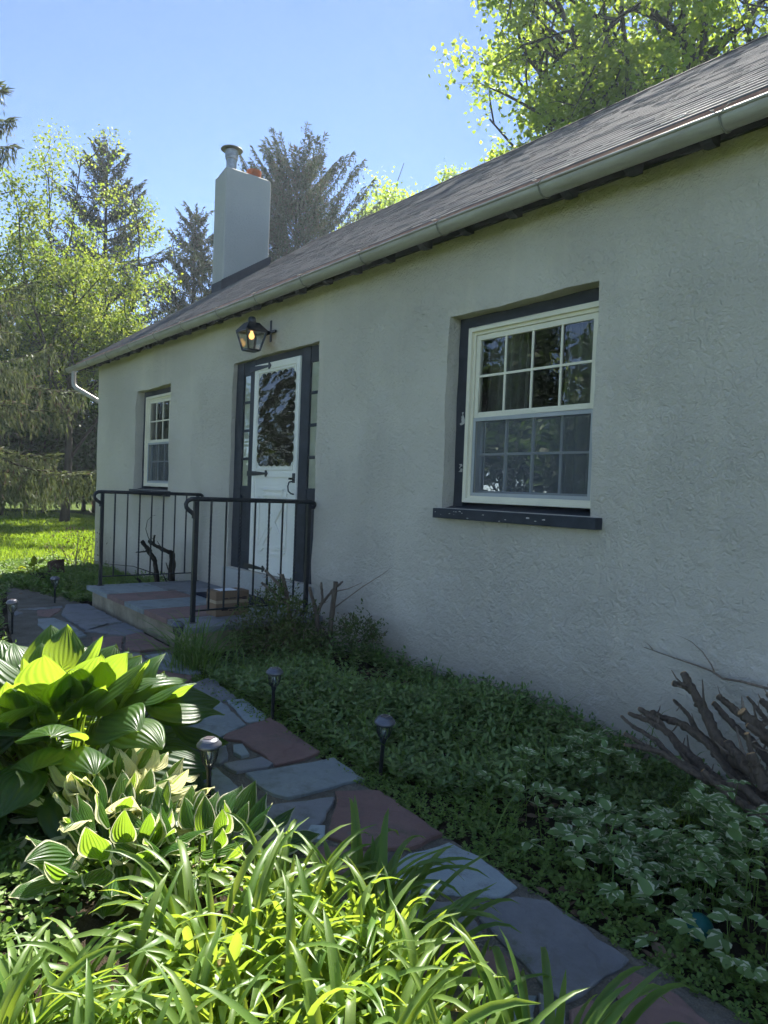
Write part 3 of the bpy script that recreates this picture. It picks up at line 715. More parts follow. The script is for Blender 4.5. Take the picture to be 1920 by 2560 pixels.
# glass insert with scalloped edge
def scallop(x0, x1, z0, z1, nx, nz, r):
    P = []
    for i in range(nx):
        for a in np.linspace(pi, 0, 7)[:-1]: P.append((x0+(i+.5)*(x1-x0)/nx+cos(a)*(x1-x0)/nx/2, z1+abs(sin(a))*r))
    for i in range(nz):
        for a in np.linspace(pi, 0, 7)[:-1]: P.append((x1+abs(sin(a))*r, z1-(i+.5)*(z1-z0)/nz-cos(a)*(z1-z0)/nz/2))
    for i in range(nx):
        for a in np.linspace(pi, 0, 7)[:-1]: P.append((x1-(i+.5)*(x1-x0)/nx-cos(a)*(x1-x0)/nx/2, z0-abs(sin(a))*r))
    for i in range(nz):
        for a in np.linspace(pi, 0, 7)[:-1]: P.append((x0-abs(sin(a))*r, z0+(i+.5)*(z1-z0)/nz+cos(a)*(z1-z0)/nz/2))
    return P
SC = scallop(-6.502, -5.862, 1.535, 2.395, 6, 9, .034)
g = MB(); g.prism([(x, yf-.0145, z) for x, z in SC], (0,0,0), (0,-.003,0)); g.build('glass_insert', M['wavy_glass'], door)
for hz, tilt in ((2.497, .0), (1.430, -.0), (.478, 0)):
    h = MB(); y = yf-.0125
    h.prism([(-6.735, y, hz-.026), (-6.56, y, hz-.022), (-6.36, y, hz-.010), (-6.36, y, hz-.03), (-6.34, y, hz-.034), (-6.305, y, hz), (-6.34, y, hz+.034), (-6.36, y, hz+.03), (-6.36, y, hz+.010), (-6.56, y, hz+.022), (-6.735, y, hz+.026)], (0,0,0), (0,-.006,0))
    h.build('strap_hinge', M['black_iron'], door)
h = MB(); hx = -5.812; h.box(hx-.022, hx+.018, yf-.018, yf-.010, 1.345, 1.435); h.box(hx-.035, hx-.005, yf-.05, yf-.018, 1.372, 1.392)
h.tube([(hx-.005, yf-.018, 1.36), (hx-.012, yf-.055, 1.35), (hx-.014, yf-.066, 1.31), (hx-.008, yf-.062, 1.265), (hx+.004, yf-.04, 1.243), (hx+.012, yf-.014, 1.238)], .0075, 8)
h.build('door_handle', M['black_iron'], door, smooth=True, auto=40)
s = MB(); s.box(-7.13, -5.34, -.02, .05, .185, .424); s.build('door_step', M['step_stucco'], house, bevel=.008)

# wall lantern (hangs on the wall): plate, arm, cage, panes, bulb
lan = thing('wall_lantern', 'black four-sided wall lantern with a lit bulb above the door', 'lantern', (-6.26, 0, 2.8))
b = MB(); b.box(-6.277, -6.247, -.012, -.001, 2.71, 2.92); b.build('back_plate', M['black_iron'], lan, bevel=.002)
b = MB(); b.bar((-6.262, -.012, 2.80), (-6.262, -.10, 2.795), .022, .03); b.tube([(-6.262,-.012,2.795),(-6.262,-.06,2.785),(-6.262,-.13,2.79)], .012, 8); b.bar((-6.37,-.02,2.80),(-6.15,-.02,2.80), .022, .026); b.build('arm', M['black_iron'], lan)
lx, ly = -6.262, -.215; zt_, zb_ = 2.775, 2.60; ru, rl = .104, .060
def sq(r, z): return [Vector((lx+sx*r, ly+sy*r, z)) for sx, sy in ((-1,-1),(1,-1),(1,1),(-1,1))]
b = MB(); U, Lw = sq(ru, zt_), sq(rl, zb_)
for i in range(4): b.bar(U[i], Lw[i], .016, .016); b.bar(U[i], U[(i+1) % 4], .016, .02); b.bar(Lw[i], Lw[(i+1) % 4], .014, .014)
b.face([p+Vector((0,0,-.006)) for p in Lw])
lc = b.build('cage', M['black_iron'], lan)
b = MB(); A, Bq, Cq = sq(ru+.012, zt_+.008), sq(.055, zt_+.085), sq(.040, zt_+.10)
b.mesh(A+Bq, [(i, (i+1) % 4, 4+(i+1) % 4, 4+i) for i in range(4)]+[(4,5,6,7),(3,2,1,0)])
b.lathe([(.04, zt_+.083), (.04, zt_+.125), (.028, zt_+.14), (.006, zt_+.15)], (lx, ly, 0), 8); b.build('lantern_roof', M['black_iron'], lan)
for i in range(4):
    b = MB(); q = [U[i], U[(i+1) % 4], Lw[(i+1) % 4], Lw[i]]; cc = sum(q, Vector())/4
    b.face([cc+(p-cc)*.93 for p in q]); b.build('lantern_pane', M['lamp_glass'], lan)
b = MB(); b.lathe([(.003, -.052), (.018, -.045), (.027, -.028), (.026, -.01), (.014, .012), (.012, .03)], (lx, ly, zt_-.02), 14); b.build('light_bulb', M['bulb'], lan, smooth=True)
# ------------------------------------------------------------------ porch, railings, parcel, mat
porch = thing('front_porch', 'low stone porch paved with red and blue slabs before the white door', 'porch', (-6.4, -.6, 0))
PX0, PX1, PY0, PY1, PT = -7.76, -5.16, -1.24, -.015, .20
b = MB(); b.box(PX0+.05, PX1-.05, PY0+.045, PY1, -.1, PT-.045); b.build('base', M['concrete'], porch, bevel=.006)
SLABS = [('blue', -7.76,-7.10,-1.24,-.62), ('slate', -7.76,-7.15,-.61,-.015), ('maroon', -7.09,-6.62,-1.24,-.55), ('slate', -7.14,-6.62,-.54,-.015),
         ('blue', -6.61,-6.12,-1.24,-.42), ('slate', -6.61,-6.12,-.41,-.015), ('maroon', -6.11,-5.60,-1.24,-.66), ('blue', -6.11,-5.60,-.65,-.015), ('slate', -5.59,-5.16,-1.24,-.015)]
for i, (mt, x0, x1, y0, y1) in enumerate(SLABS):
    rg = np.random.default_rng(40+i); P = rough_poly([(x0+.004, y0), (x1-.004, y0), (x1-.004, y1-.004), (x0+.004, y1-.004)], .003, .07, rg)
    b = MB(); b.prism([(x, y, PT-.045) for x, y in P], (0,0,0), (0,0,.045+.004*rg.random()-.003)); b.build('slab', M[mt], porch, bevel=.003)
def make_rail(X, label):
    r = thing('iron_railing', label, 'railing', (X, -.6, PT), 'black iron railings on the porch')
    y0, y1, zt, zb = -1.125, -.075, PT+.975, PT+.095
    for y in (y0, y1):
        b = MB(); b.bar((X, y, PT-.002), (X, y, zt-.012), .032, .032, (0,1,0)); b.box(X-.03, X+.03, y-.03, y+.03, PT-.001, PT+.006); b.build('post', M['black_iron'], r)
    b = MB()
    prof = [(y0-.005, zt+.006), (y0-.04, zt+.004), (y0-.07, zt-.010), (y0-.083, zt-.035), (y0-.078, zt-.062), (y0-.055, zt-.085), (y0-.03, zt-.102), (y0-.014, zt-.122), (y0-.016, zt-.148)]
    path_ = [(y1+.005, zt+.006), (y1+.035, zt+.004), (y1+.054, zt-.008), (y1+.058, zt-.026), (y1+.048, zt-.044), (y1+.02, zt-.050)]
    b.tube([(X, y, z) for y, z in reversed(prof)] + [(X, y, z) for y, z in path_], .0135, 8, squash=1.35)
    b.build('handrail', M['black_iron'], r, smooth=True, auto=50)
    b = MB(); b.bar((X, y0, zb), (X, y1, zb), .024, .012); b.build('bottom_rail', M['black_iron'], r)
    for i in range(7):
        y = y0+(y1-y0)*(i+1)/8
        b = MB()
        if i % 2: b.bar((X, y, zb), (X, y, zt), .0125, .0125, (0,1,0))
        else:
            n = 60; V = []
            for k in range(n+1):
                z = zb+(zt-zb)*k/n; tw = min(1, max(0, (k/n-.12)/.76))*2*pi*5
                for q in range(4): a = tw+q*pi/2+pi/4; V.append((X+.0098*cos(a), y+.0098*sin(a), z))
            b.mesh(V, [(k*4+q, k*4+(q+1) % 4, (k+1)*4+(q+1) % 4, (k+1)*4+q) for k in range(n) for q in range(4)])
        b.build('baluster', M['black_iron'], r)
    return r
make_rail(-7.69, 'black iron railing at the far side of the porch, below the small window')
make_rail(-5.36, 'black iron railing at the near side of the porch, beside the parcel')
box = thing('cardboard_box', 'taped brown cardboard parcel with white address label standing on the porch slabs', 'box', (-5.60, -.70, PT+.002))
bx0, bx1, by0, by1, bz0, bz1 = -5.685, -5.50, -.86, -.56, PT+.003, PT+.212
b = MB(); b.box(bx0, bx1, by0, by1, bz0, bz1); b.build('carton', M['cardboard'], box, bevel=.004)
b = MB(); zm_ = (bz0+bz1)/2+.006; b.box(bx0-.001, bx1+.0012, by0-.0012, by1+.001, zm_-.004, zm_+.022); b.build('tape', M['tape'], box)
b = MB(); b.box(bx0+.02, bx1-.03, by0+.05, by0+.21, bz1-.001, bz1+.0012); b.build('address_label', M['label_paper'], box)
b = MB()
for y0_, z0_, l in ((-.80,.345,.05),(-.74,.347,.06),(-.665,.345,.045),(-.62,.350,.02),(-.62,.338,.02),(-.60,.350,.02),(-.60,.338,.02),(-.81,.25,.06),(-.74,.245,.03),(-.70,.247,.045)):
    b.box(bx1+.0002, bx1+.0014, y0_, y0_+l, z0_, z0_+.010)
for x0_, z0_ in ((-5.67,.375),(-5.65,.37),(-5.67,.235),(-5.65,.24)): b.bar((x0_, by0-.0014, z0_), (x0_+.02, by0-.0014, z0_+.008), .004, .001)
b.build('printing', M['ink'], box)
b = MB(); P = rough_poly([(-6.80,-.50),(-5.93,-.50),(-5.93,-.035),(-6.80,-.035)], .001, .1, rng); b.prism([(x, y, PT+.002) for x, y in P], (0,0,0), (0,0,.010))
tag(b.build('doormat', M['rubber_mat']), 'dark navy ribbed doormat lying before the door step', 'doormat')

# ------------------------------------------------------------------ solar path lights
def make_light():
    r = thing('path_light', 'solar', 'garden light', (0,0,0), 'solar lights along the flagstone path')
    z0 = .185
    b = MB(); b.lathe([(.0085, -.06), (.0095, .0), (.0095, .165), (.013, .17), (.016, z0), (.010, z0+.004)], (0,0,0), 12); b.build('stem', M['plastic_black'], r, smooth=True, auto=40)
    b = MB(); b.lathe([(.012, z0), (.02, z0+.012), (.029, z0+.04), (.032, z0+.07)], (0,0,0), 16, cap=False); b.build('lens', M['lamp_glass'], r, smooth=True)
    b = MB()
    for k in range(6):
        a = k*pi/3; c_, s_ = cos(a), sin(a)
        for da in (-.28, .28):
            b.tube([(.011*cos(a), .011*sin(a), z0-.002), (.026*cos(a+da*.5), .026*sin(a+da*.5), z0+.018), (.0335*cos(a+da), .0335*sin(a+da), z0+.042), (.0355*cos(a+da*1.2), .0355*sin(a+da*1.2), z0+.072)], .0022, 5)
    b.lathe([(.030, z0+.066), (.040, z0+.070), (.040, z0+.078), (.03, z0+.08)], (0,0,0), 20); b.build('cage', M['plastic_black'], r, smooth=True, auto=50)
    b = MB(); b.lathe([(.044, z0+.074), (.0485, z0+.078), (.0490, z0+.083), (.046, z0+.089), (.040, z0+.094), (.036, z0+.101), (.0335, z0+.1015), (.033, z0+.1035), (.027, z0+.107), (.004, z0+.1085)], (0,0,0), 28); b.build('cap', M['cap_metal'], r, smooth=True, auto=35)
    b = MB(); b.box(-.0165, .0165, -.0165, .0165, z0+.1065, z0+.1098); b.build('solar_panel', M['solar_cell'], r)
    return r
L0 = make_light(); L0.location = (-2.60, -2.255, .01); L0.rotation_euler = (.02, -.015, .6)
L0['label'] = 'sunlit solar path light in front of the bluish flagstones, beside the white-edged hostas'
for loc, rz, tl, lb in (((-3.47,-1.475,.005), 1.1, (.02,.02), 'shaded upright solar path light at the path edge, nearest the pruned bush'),
                        ((-2.545,-1.435,-.015), .3, (.05,.09), 'solar path light tilted in the periwinkle beside the path'),
                        ((-4.97,-1.41,.005), 2.0, (.0,.02), 'solar path light standing against the near front corner of the porch'),
                        ((-6.50,-2.19,.0), .9, (.01,.0), 'sunlit solar path light behind the big hosta, at the left end of the paving'),
                        ((-7.95,-1.50,-.01), .2, (.0,-.03), 'half hidden solar path light in the dark greenery left of the porch')):
    q = dup(L0, loc, rz, lb); q.rotation_euler = (tl[0], tl[1], rz)

# ------------------------------------------------------------------ cut wood
def stump(name, loc, r, h, label, mat, tilt=(0,0)):
    rg = np.random.default_rng(int(r*1000)); b = MB(); n = 22; V = []
    j = [1+.09*rg.normal() for _ in range(n)]
    zz = [-.05, .0, h*.3, h*.8, h]
    for k, z in enumerate(zz):
        for i in range(n):
            a = 2*pi*i/n; q = r*(1.22 if k == 0 else 1.12 if k == 1 else 1.0)*(.6*j[i]+.4*j[(i+1) % n])*(1+.02*rg.normal())
            V.append((q*cos(a), q*sin(a), z + (tilt[0]*cos(a)+tilt[1]*sin(a))*r*(k > 2)))
    b.mesh(V, [(k*n+i, k*n+(i+1) % n, (k+1)*n+(i+1) % n, (k+1)*n+i) for k in range(4) for i in range(n)])
    o = thing(name, label, 'tree stump', loc)
    V2 = V[-n:]
    c = MB(); c.mesh([(p[0]*.93, p[1]*.93, p[2]+.003) for p in V2], [tuple(range(n))])
    for q in (b, c): q.v = [(p[0]+loc[0], p[1]+loc[1], p[2]+loc[2]) for p in q.v]
    b.mesh(q.v, [tuple(range(n))])
    b.build('bark', mat, o, smooth=True, auto=50); c.build('cut_face', M['cut_wood'], o)
stump('tree_stump', (-9.46,-1.28,-.03), .125, .16, 'low dark tree stump in the shade edge, in front of the taller stump', M['bark'])
stump('tree_stump', (-10.26,-.92,-.03), .105, .23, 'taller reddish tree stump standing in the sun on the lawn', M['stump_bark'], (.2,.1))
def cut_bush(name, root, limbs, label, mat, cuts=True, twigs=()):
    """limbs: list of (points, base radius, tip radius)"""
    o = thing(name, label, 'cut shrub', root); rg = np.random.default_rng(len(limbs))
    for P, r0, r1 in limbs:
        P = [Vector(p) for p in P]; Q = []
        for a, b_ in zip(P[:-1], P[1:]):
            for k in range(7): Q.append(a.lerp(b_, k/7)+Vector(rg.normal(0, r0*.10, 3)))
        Q.append(P[-1]); n = len(Q); rad = [(r0+(r1-r0)*i/(n-1))*(1+.09*rg.normal()+(.22 if rg.random() < .10 else 0)) for i in range(n)]
        b = MB(); b.tube(Q, rad, 9)
        for _ in range(3):      # snapped side twigs
            i = int(rg.integers(2, n-1)); d_ = (Q[i]-Q[i-1]).normalized(); d2 = (d_+Vector(rg.normal(0, .8, 3))).normalized(); l_ = rad[i]*rg.uniform(1.5, 5)
            b.tube([Q[i], Q[i]+d2*(rad[i]+l_*.5), Q[i]+d2*(rad[i]+l_)+Vector((0,0,l_*.25))], [rad[i]*.32, rad[i]*.24, rad[i]*.12], 5); lb = b.build('branch', mat, o, smooth=True, auto=60)
        if cuts and r1 > .004:
            dv = (Q[-1]-Q[-2]).normalized(); c = MB()
            c.tube([Q[-1]-dv*.002, Q[-1]+dv*.004], [rad[-1]*.94, rad[-1]*.80], 9); c.build('cut_end', M['cut_wood'], lb)
    for P, r0 in twigs:
        b = MB(); n = len(P); b.tube(P, [r0*(1-.75*i/(n-1)) for i in range(n)], 6); b.build('twig', mat, o, smooth=True)
    return o
def wall_pt(px, py, y):
    v = rt*((px-960)/FPX) + dn*((py-1280)/FPX) + fwd; return CAM + v*((y-CAM.y)/v.y)
def wp(cx, cy, y): return wall_pt(1500+cx/3.95, 1500+cy/3.95, y)
RX = wp(1680,2020,-.62)
def limb(*pts): return [wp(*p) for p in pts]
limbs = [
 (limb((1900,2250,-.62),(1640,1830,-.60),(1440,1640,-.56),(1260,1410,-.50)), .030, .020),
 (limb((1560,1680,-.58),(1310,1560,-.46),(1130,1320,-.42),(1040,1110,-.38),(930,910,-.34),(825,725,-.30)), .030, .017),
 (limb((900,880,-.335),(840,850,-.33),(725,820,-.33)), .016, .013),
 (limb((1750,2050,-.62),(1480,1880,-.52),(1240,1590,-.44),(1030,1380,-.40),(800,1220,-.36),(640,1170,-.34),(510,1110,-.32)), .024, .013),
 (limb((1800,2200,-.64),(1350,1920,-.60),(1000,1640,-.54),(760,1410,-.48),(560,1190,-.44),(390,1075,-.42)), .022, .012),
 (limb((1480,1960,-.60),(1150,1780,-.56),(880,1600,-.52),(690,1330,-.48),(470,1190,-.46),(290,1120,-.45)), .018, .010),
 (limb((1500,2060,-.66),(1120,1760,-.64),(800,1640,-.60),(560,1390,-.56),(330,1250,-.55),(215,1150,-.54)), .016, .007),
 (limb((1300,1900,-.68),(960,1690,-.66),(700,1560,-.64),(450,1440,-.63),(250,1320,-.63)), .014, .009),
 (limb((1580,1980,-.56),(1420,1720,-.46),(1180,1480,-.40),(960,1290,-.36),(860,1120,-.32),(730,990,-.30)), .013, .008),
 (limb((1750,1980,-.48),(1680,1600,-.40),(1480,1380,-.34),(1260,1180,-.30),(1120,1020,-.28)), .018, .012),
 (limb((1900,1700,-.40),(1640,1330,-.34),(1420,1160,-.30),(1290,1050,-.28),(1175,955,-.26)), .022, .013),
 (limb((1780,1500,-.46),(1560,1260,-.44),(1400,1100,-.46)), .026, .022),
 (limb((1900,1750,-.52),(1680,1400,-.50),(1460,1240,-.52)), .016, .013),
 (limb((1660,1900,-.66),(1560,1730,-.66),(1490,1520,-.66)), .028, .017),
 (limb((1560,1650,-.60),(1490,1480,-.58),(1450,1320,-.58)), .012, .010),
 (limb((1900,1450,-.36),(1640,1190,-.30),(1540,1060,-.26),(1460,960,-.24)), .012, .007),
 (limb((1950,1500,-.44),(1800,1200,-.40),(1690,1080,-.38),(1600,1000,-.36)), .020, .013),
 (limb((1950,1300,-.34),(1800,1100,-.30),(1660,930,-.28)), .016, .012),
 (limb((1450,1900,-.66),(1250,1700,-.62),(1060,1420,-.58),(880,1290,-.56)), .008, .004),
 (limb((1700,2100,-.70),(1400,1840,-.70),(1050,1780,-.70),(800,1640,-.70),(600,1500,-.70),(250,1430,-.70)), .017, .008),
 (limb((1750,2250,-.74),(1500,2080,-.74),(1250,1900,-.74),(1020,1690,-.74)), .022, .012),
]
twigs = [(limb((1900,910,-.12),(1640,870,-.10),(1400,805,-.07),(1210,775,-.05),(1110,705,-.045),(950,645,-.04),(740,575,-.035),(600,525,-.03),(430,465,-.025)), .0075),
         (limb((1130,710,-.045),(1100,640,-.04),(1010,510,-.035),(900,410,-.03),(785,355,-.025)), .004),
         (limb((520,490,-.028),(490,450,-.026),(445,415,-.024)), .003),
         (limb((950,1290,-.34),(920,1180,-.32),(905,1115,-.31)), .005), (limb((1390,1120,-.44),(1350,1080,-.43),(1340,1045,-.42)), .005)]
cut_bush('cut_yew', (-.85,-.62,-.1), limbs, 'yew bush sawn back to bare branches against the stucco wall', M['yew_bark'], True, twigs)
# stubs left of the porch
def st(x, y, z): return (x, y, z)
cut_bush('cut_shrub', (-7.98,-.42,0),
 [([st(-8.02,-.40,-.05),st(-8.03,-.39,.22),st(-8.08,-.40,.40),st(-8.16,-.47,.55),st(-8.19,-.52,.62)], .036, .020),
  ([st(-7.87,-.28,-.05),st(-7.88,-.28,.25),st(-7.87,-.28,.50)], .036, .034), ([st(-7.87,-.28,.50),st(-7.94,-.36,.54),st(-8.0,-.46,.60),st(-8.04,-.50,.63)], .026, .015),
  ([st(-8.02,-.44,.60),st(-8.02,-.44,.66),st(-8.02,-.43,.70)], .012, .008), ([st(-8.07,-.44,.52),st(-8.14,-.52,.50),st(-8.19,-.58,.49)], .012, .006), ([st(-8.10,-.48,-.05),st(-8.12,-.5,.10),st(-8.19,-.56,.19)], .03, .014)],
 'two broken grey shrub stubs beside the wall, left of the porch', M['bark'], False,
 [([st(-8.0,-.46,.62),st(-8.08,-.48,.66),st(-8.12,-.50,.76),st(-8.08,-.50,.86),st(-8.0,-.48,.92),st(-7.93,-.46,.93)], .006), ([st(-8.06,-.42,.26),st(-8.2,-.6,.33),st(-8.4,-.8,.34),st(-8.7,-1.0,.37)], .006)])
# pruned evergreen bush at the near side of the porch
pbush = cut_bush('pruned_bush', (-4.62,-.42,0),
 [([st(-4.62,-.32,-.05),st(-4.62,-.30,.30),st(-4.60,-.29,.58)], .023, .018), ([st(-4.68,-.36,-.05),st(-4.72,-.37,.30),st(-4.80,-.40,.52)], .019, .013), ([st(-4.72,-.37,.30),st(-4.70,-.34,.42),st(-4.74,-.33,.56)], .012, .009),
  ([st(-4.78,-.42,-.05),st(-4.95,-.48,.26),st(-5.02,-.50,.52),st(-5.03,-.52,.60)], .020, .016), ([st(-4.98,-.49,.44),st(-5.10,-.56,.56),st(-5.16,-.60,.62)], .016, .010), ([st(-4.97,-.48,.36),st(-5.12,-.56,.46),st(-5.18,-.62,.52)], .016, .010),
  ([st(-4.72,-.36,.36),st(-4.66,-.28,.50),st(-4.60,-.22,.58)], .012, .008)],
 'half pruned evergreen bush with broken pale stubs beside the porch', M['yew_bark'], False,
 [([st(-4.62,-.3,.36),st(-4.5,-.25,.46),st(-4.36,-.2,.57),st(-4.20,-.14,.68),st(-4.12,-.12,.74)], .006), ([st(-4.61,-.30,.50),st(-4.47,-.26,.54),st(-4.35,-.22,.60)], .007), ([st(-4.66,-.5,.0),st(-4.5,-.62,.10),st(-4.42,-.7,.12)], .006), ([st(-4.7,-.5,.05),st(-4.55,-.6,.22),st(-4.5,-.58,.3)], .005)])
def sprays(n, c, rad, seed, ln=(.02,.035), k=10, zsq=1.0):
    """short twigs with many small leaves round a centre"""
    rg = np.random.default_rng(seed); out = []
    for _ in range(n):
        d = nrm(rg.normal(0,1,3)*np.array([1,1,.8])); d[2] = abs(d[2])*.9+.05; p0 = np.array(c)+d*np.array(rad)*rg.uniform(.35,1)
        t_ = nrm(d+rg.normal(0,.5,3)); s_ = np.linspace(0,.10,k)
        P = p0+t_*s_[:,None]+rg.normal(0,.006,(k,3)); D = nrm(t_+rg.normal(0,.7,(k,3)))
        out.append(leaves(P, D, np.tile([0,0,1.],(k,1))+rg.normal(0,.4,(k,3)), rg.uniform(*ln,k), rg.uniform(.010,.016,k), T_KITE, np.clip(rg.normal(.45,.25)+rg.normal(0,.12,k),0,1)))
    return out
leaf_obj('leaves', cat(sprays(620, (-4.88,-.62,.02), (.44,.36,.46), 3) + sprays(90, (-5.0,-.55,.25), (.22,.2,.32), 4) + sprays(120, (-4.30,-.28,.16), (.18,.15,.24), 6) + sprays(120, (-4.6,-.7,-.02), (.35,.3,.2), 8)), M['shrub_leaf'], pbush)
# teal ball half hidden among the leaves
b = MB(); n = 20
b.lathe([(.046*sin(a), -.046*cos(a)) for a in np.linspace(.02, pi-.02, 14)], (-1.06,-1.37,.005), 24)
tag(b.build('teal_ball', M['teal'], smooth=True), 'teal plastic ball half hidden among white-edged leaves', 'ball')
# ------------------------------------------------------------------ plants
def strap(base, head, L, w, e0, e1, p, rg, nv=11, fold=.28, twist=0., kink=None):
    """one long arching leaf as a folded strip"""
    s = np.linspace(0, 1, nv); th = e0-(e0-e1)*s**p
    if kink: th = np.where(s > kink[0], th-kink[1], th)
    hd = head + .25*rg.normal()*s*s
    dl = L/(nv-1); dx = np.cos(th)*dl
    d = np.stack([dx*np.cos(hd), dx*np.sin(hd), np.sin(th)*dl], 1)
    P = np.array(base)+np.concatenate([[np.zeros(3)], np.cumsum(d[:-1], 0)])
    T = nrm(d); X = nrm(np.stack([-np.sin(hd), np.cos(hd), 0*hd], 1)); N = np.cross(X, T)*-1
    N = np.where(np.sum(N*N, 1, keepdims=True) > 0, nrm(N), N)
    tw = twist*s; Xr = X*np.cos(tw)[:,None]+N*np.sin(tw)[:,None]; Nr = N*np.cos(tw)[:,None]-X*np.sin(tw)[:,None]
    wd = w*np.clip(.62+1.3*s-1.05*s*s, .1, 1)*np.sqrt(np.clip(1-s**2.6, .0015, 1))
    V = np.stack([P-Xr*wd[:,None]*.5+Nr*(wd*fold)[:,None], P, P+Xr*wd[:,None]*.5+Nr*(wd*fold)[:,None]], 1).reshape(-1,3)
    i = np.arange(nv-1)[:,None]*3
    F = np.concatenate([i+np.array([0,1,4,3]), i+np.array([1,2,5,4])])
    uv = np.stack([np.tile([0,.5,1.],nv), np.repeat(s,3)],1)
    return V, F, uv, np.full(len(V), 1.0 if rg.random() < .008 else np.clip(rg.normal(.5,.26),0,.98))
def daylily(seed, n=46, rad=.11, Lr=(.27,.50)):
    rg = np.random.default_rng(seed); out = []
    for k in range(n):
        a = rg.uniform(0, 2*pi); r = rad*sqrt(rg.random()); hd = a+rg.normal(0,.5)
        young = rg.random() < .25; L = rg.uniform(*Lr)*(.7 if young else 1)
        kink = (rg.uniform(.35,.7), rg.uniform(.5,1.1)) if rg.random() < .14 else None
        out.append(strap((r*cos(a), r*sin(a), -.02), hd, L, rg.uniform(.018,.034), R(rg.uniform(62,88)), R(rg.uniform(30,60) if young else rg.uniform(-70,10)), rg.uniform(1.2,2.2), rg, twist=rg.normal(0,.5), kink=kink))
    return cat(out)
LAB = 'bright green daylily clump of arching strap leaves in the sunny mass at the front'
protos = []
for k in range(4):
    r = thing('daylily', LAB, 'daylily', (0,0,0), 'daylily clumps massed in the foreground'); leaf_obj('leaves', daylily(70+k), M['daylily'], r, smooth=True); protos.append(r)
def fl(fw, lat): return Vector((-.782*fw+.623*lat, -3.5+.623*fw+.782*lat, 0))
DAY = [(2.10,-.24),(2.08,-.04),(1.96,.04),(1.92,-.22),(1.86,-.40),(1.78,.08),(1.72,-.08),(1.72,-.34),(1.66,-.56),(1.58,-.74),(1.50,-.58),(1.52,-.18),(1.54,.13),(1.48,-.40),(1.36,-.02),(1.37,.19),(1.34,-.28),(1.28,-.52),(1.42,-.80),(1.62,.0),(1.22,-.70)]
for i, p in enumerate(DAY):
    v = fl(*p); rz = i*1.7; sc = .82+.20*((i*37) % 10)/10 - (.08 if p[1] > .1 else 0) - (.12 if p[1] < -.45 else 0)
    if i < 4: o = protos[i]; o.location = v; o.rotation_euler = (0,0,rz); o.scale = (sc,)*3
    else: dup(protos[i % 4], v, rz, LAB, sc)
r = dup(protos[1], fl(1.42,.365), 2.2, 'small separate daylily tuft at the path edge, away from the large mass', 1.02); r['group'] = 'daylily clumps massed in the foreground'
r = thing('grass_tuft', 'loose tuft of long dark grass by the porch corner, spilling over the paving', 'grass tuft', (-4.72,-1.40,0))
rg = np.random.default_rng(8); leaf_obj('blades', cat([strap((-4.72+rg.normal(0,.10), -1.40+rg.normal(0,.07), -.01), rg.uniform(0,2*pi), rg.uniform(.25,.55), rg.uniform(.005,.011), R(rg.uniform(50,85)), R(rg.uniform(-50,20)), 1.4, rg, 8) for _ in range(190)]), M['weed'], r, smooth=True)

def broad(base, head, pet, pe, L, Wd, e0, e1, rg, cup=.2, roll=0., wav=.02, heart=.5, nu=11, nv=15, nveins=0):
    """a hosta leaf: petiole then a wide cupped blade. u across, v along"""
    pe2 = pe
    base = np.array(base); hvec = np.array([cos(head), sin(head), 0.]); X = np.array([-sin(head), cos(head), 0.])
    k = 6; s = np.linspace(0, 1, k); th = pe2-(pe2-e0)*s**2*.6
    d = (np.cos(th)[:,None]*hvec+np.sin(th)[:,None]*np.array([0,0,1.]))*(pet/(k-1))
    P = base+np.concatenate([[np.zeros(3)], np.cumsum(d[:-1],0)])
    pw = np.linspace(.011, .006, k)*L/.22; T = nrm(d); N = np.cross(T, X)*-1
    Vp = np.stack([P-X*pw[:,None]+N*pw[:,None]*.7, P, P+X*pw[:,None]+N*pw[:,None]*.7],1).reshape(-1,3)
    i = np.arange(k-1)[:,None]*3; Fp = np.concatenate([i+np.array([0,1,4,3]), i+np.array([1,2,5,4])])
    uvp = np.tile([[.5,.05]], (len(Vp),1))
    v = np.linspace(0, 1, nv); th = e0-(e0-e1)*v**1.3
    d = (np.cos(th)[:,None]*hvec+np.sin(th)[:,None]*np.array([0,0,1.]))*(L/(nv-1))
    C = P[-1]+np.concatenate([[np.zeros(3)], np.cumsum(d[:-1],0)]); T = nrm(d)
    Xr = X*cos(roll)+np.array([0,0,1.])*sin(roll); Xr = nrm(Xr-T*(T@Xr)[:,None]); N = np.cross(Xr, T)
    wv = Wd*(np.sin(pi*np.clip(v,0,1)**.62)**.80)*(1-.10*v); wv[-1] = 0; wv[0] = Wd*.10
    u = np.linspace(-1, 1, nu); ph = rg.uniform(0, 6.28, 2)
    ub = np.abs(u)[None,:]; back = heart*L*.30*ub**1.6*np.clip(1-v[:,None]*2.2, 0, 1)
    h = cup*(ub**1.7)*wv[:,None] + wav*L*ub**2*np.sin(v[:,None]*9+ph[0]+u[None]*2.0) + .02*L*np.sin(v[:,None]*5+ph[1])*u[None]
    if nveins: h = h + .0035*L*np.cos(u[None]*pi*nveins)*np.sin(pi*v[:,None])
    V = C[:,None,:]+Xr[:,None,:]*(u[None,:]*wv[:,None]*.5*(1-.12*abs(cup)*ub))[:,:,None]+N[:,None,:]*h[:,:,None]*.9-T[:,None,:]*back[:,:,None]
    V = V.reshape(-1,3); a = np.arange(nv-1)[:,None]*nu+np.arange(nu-1)[None]; a = a.reshape(-1,1)
    F = a+np.array([0,1,nu+1,nu])
    uv = np.stack([np.tile(u*.5+.5, nv), np.repeat(v, nu)],1)
    F = np.concatenate([Fp, F+len(Vp)])
    return np.concatenate([Vp,V]), F, np.concatenate([uvp,uv]), np.full(len(V)+len(Vp), np.clip(rg.normal(.5,.27),0,1))
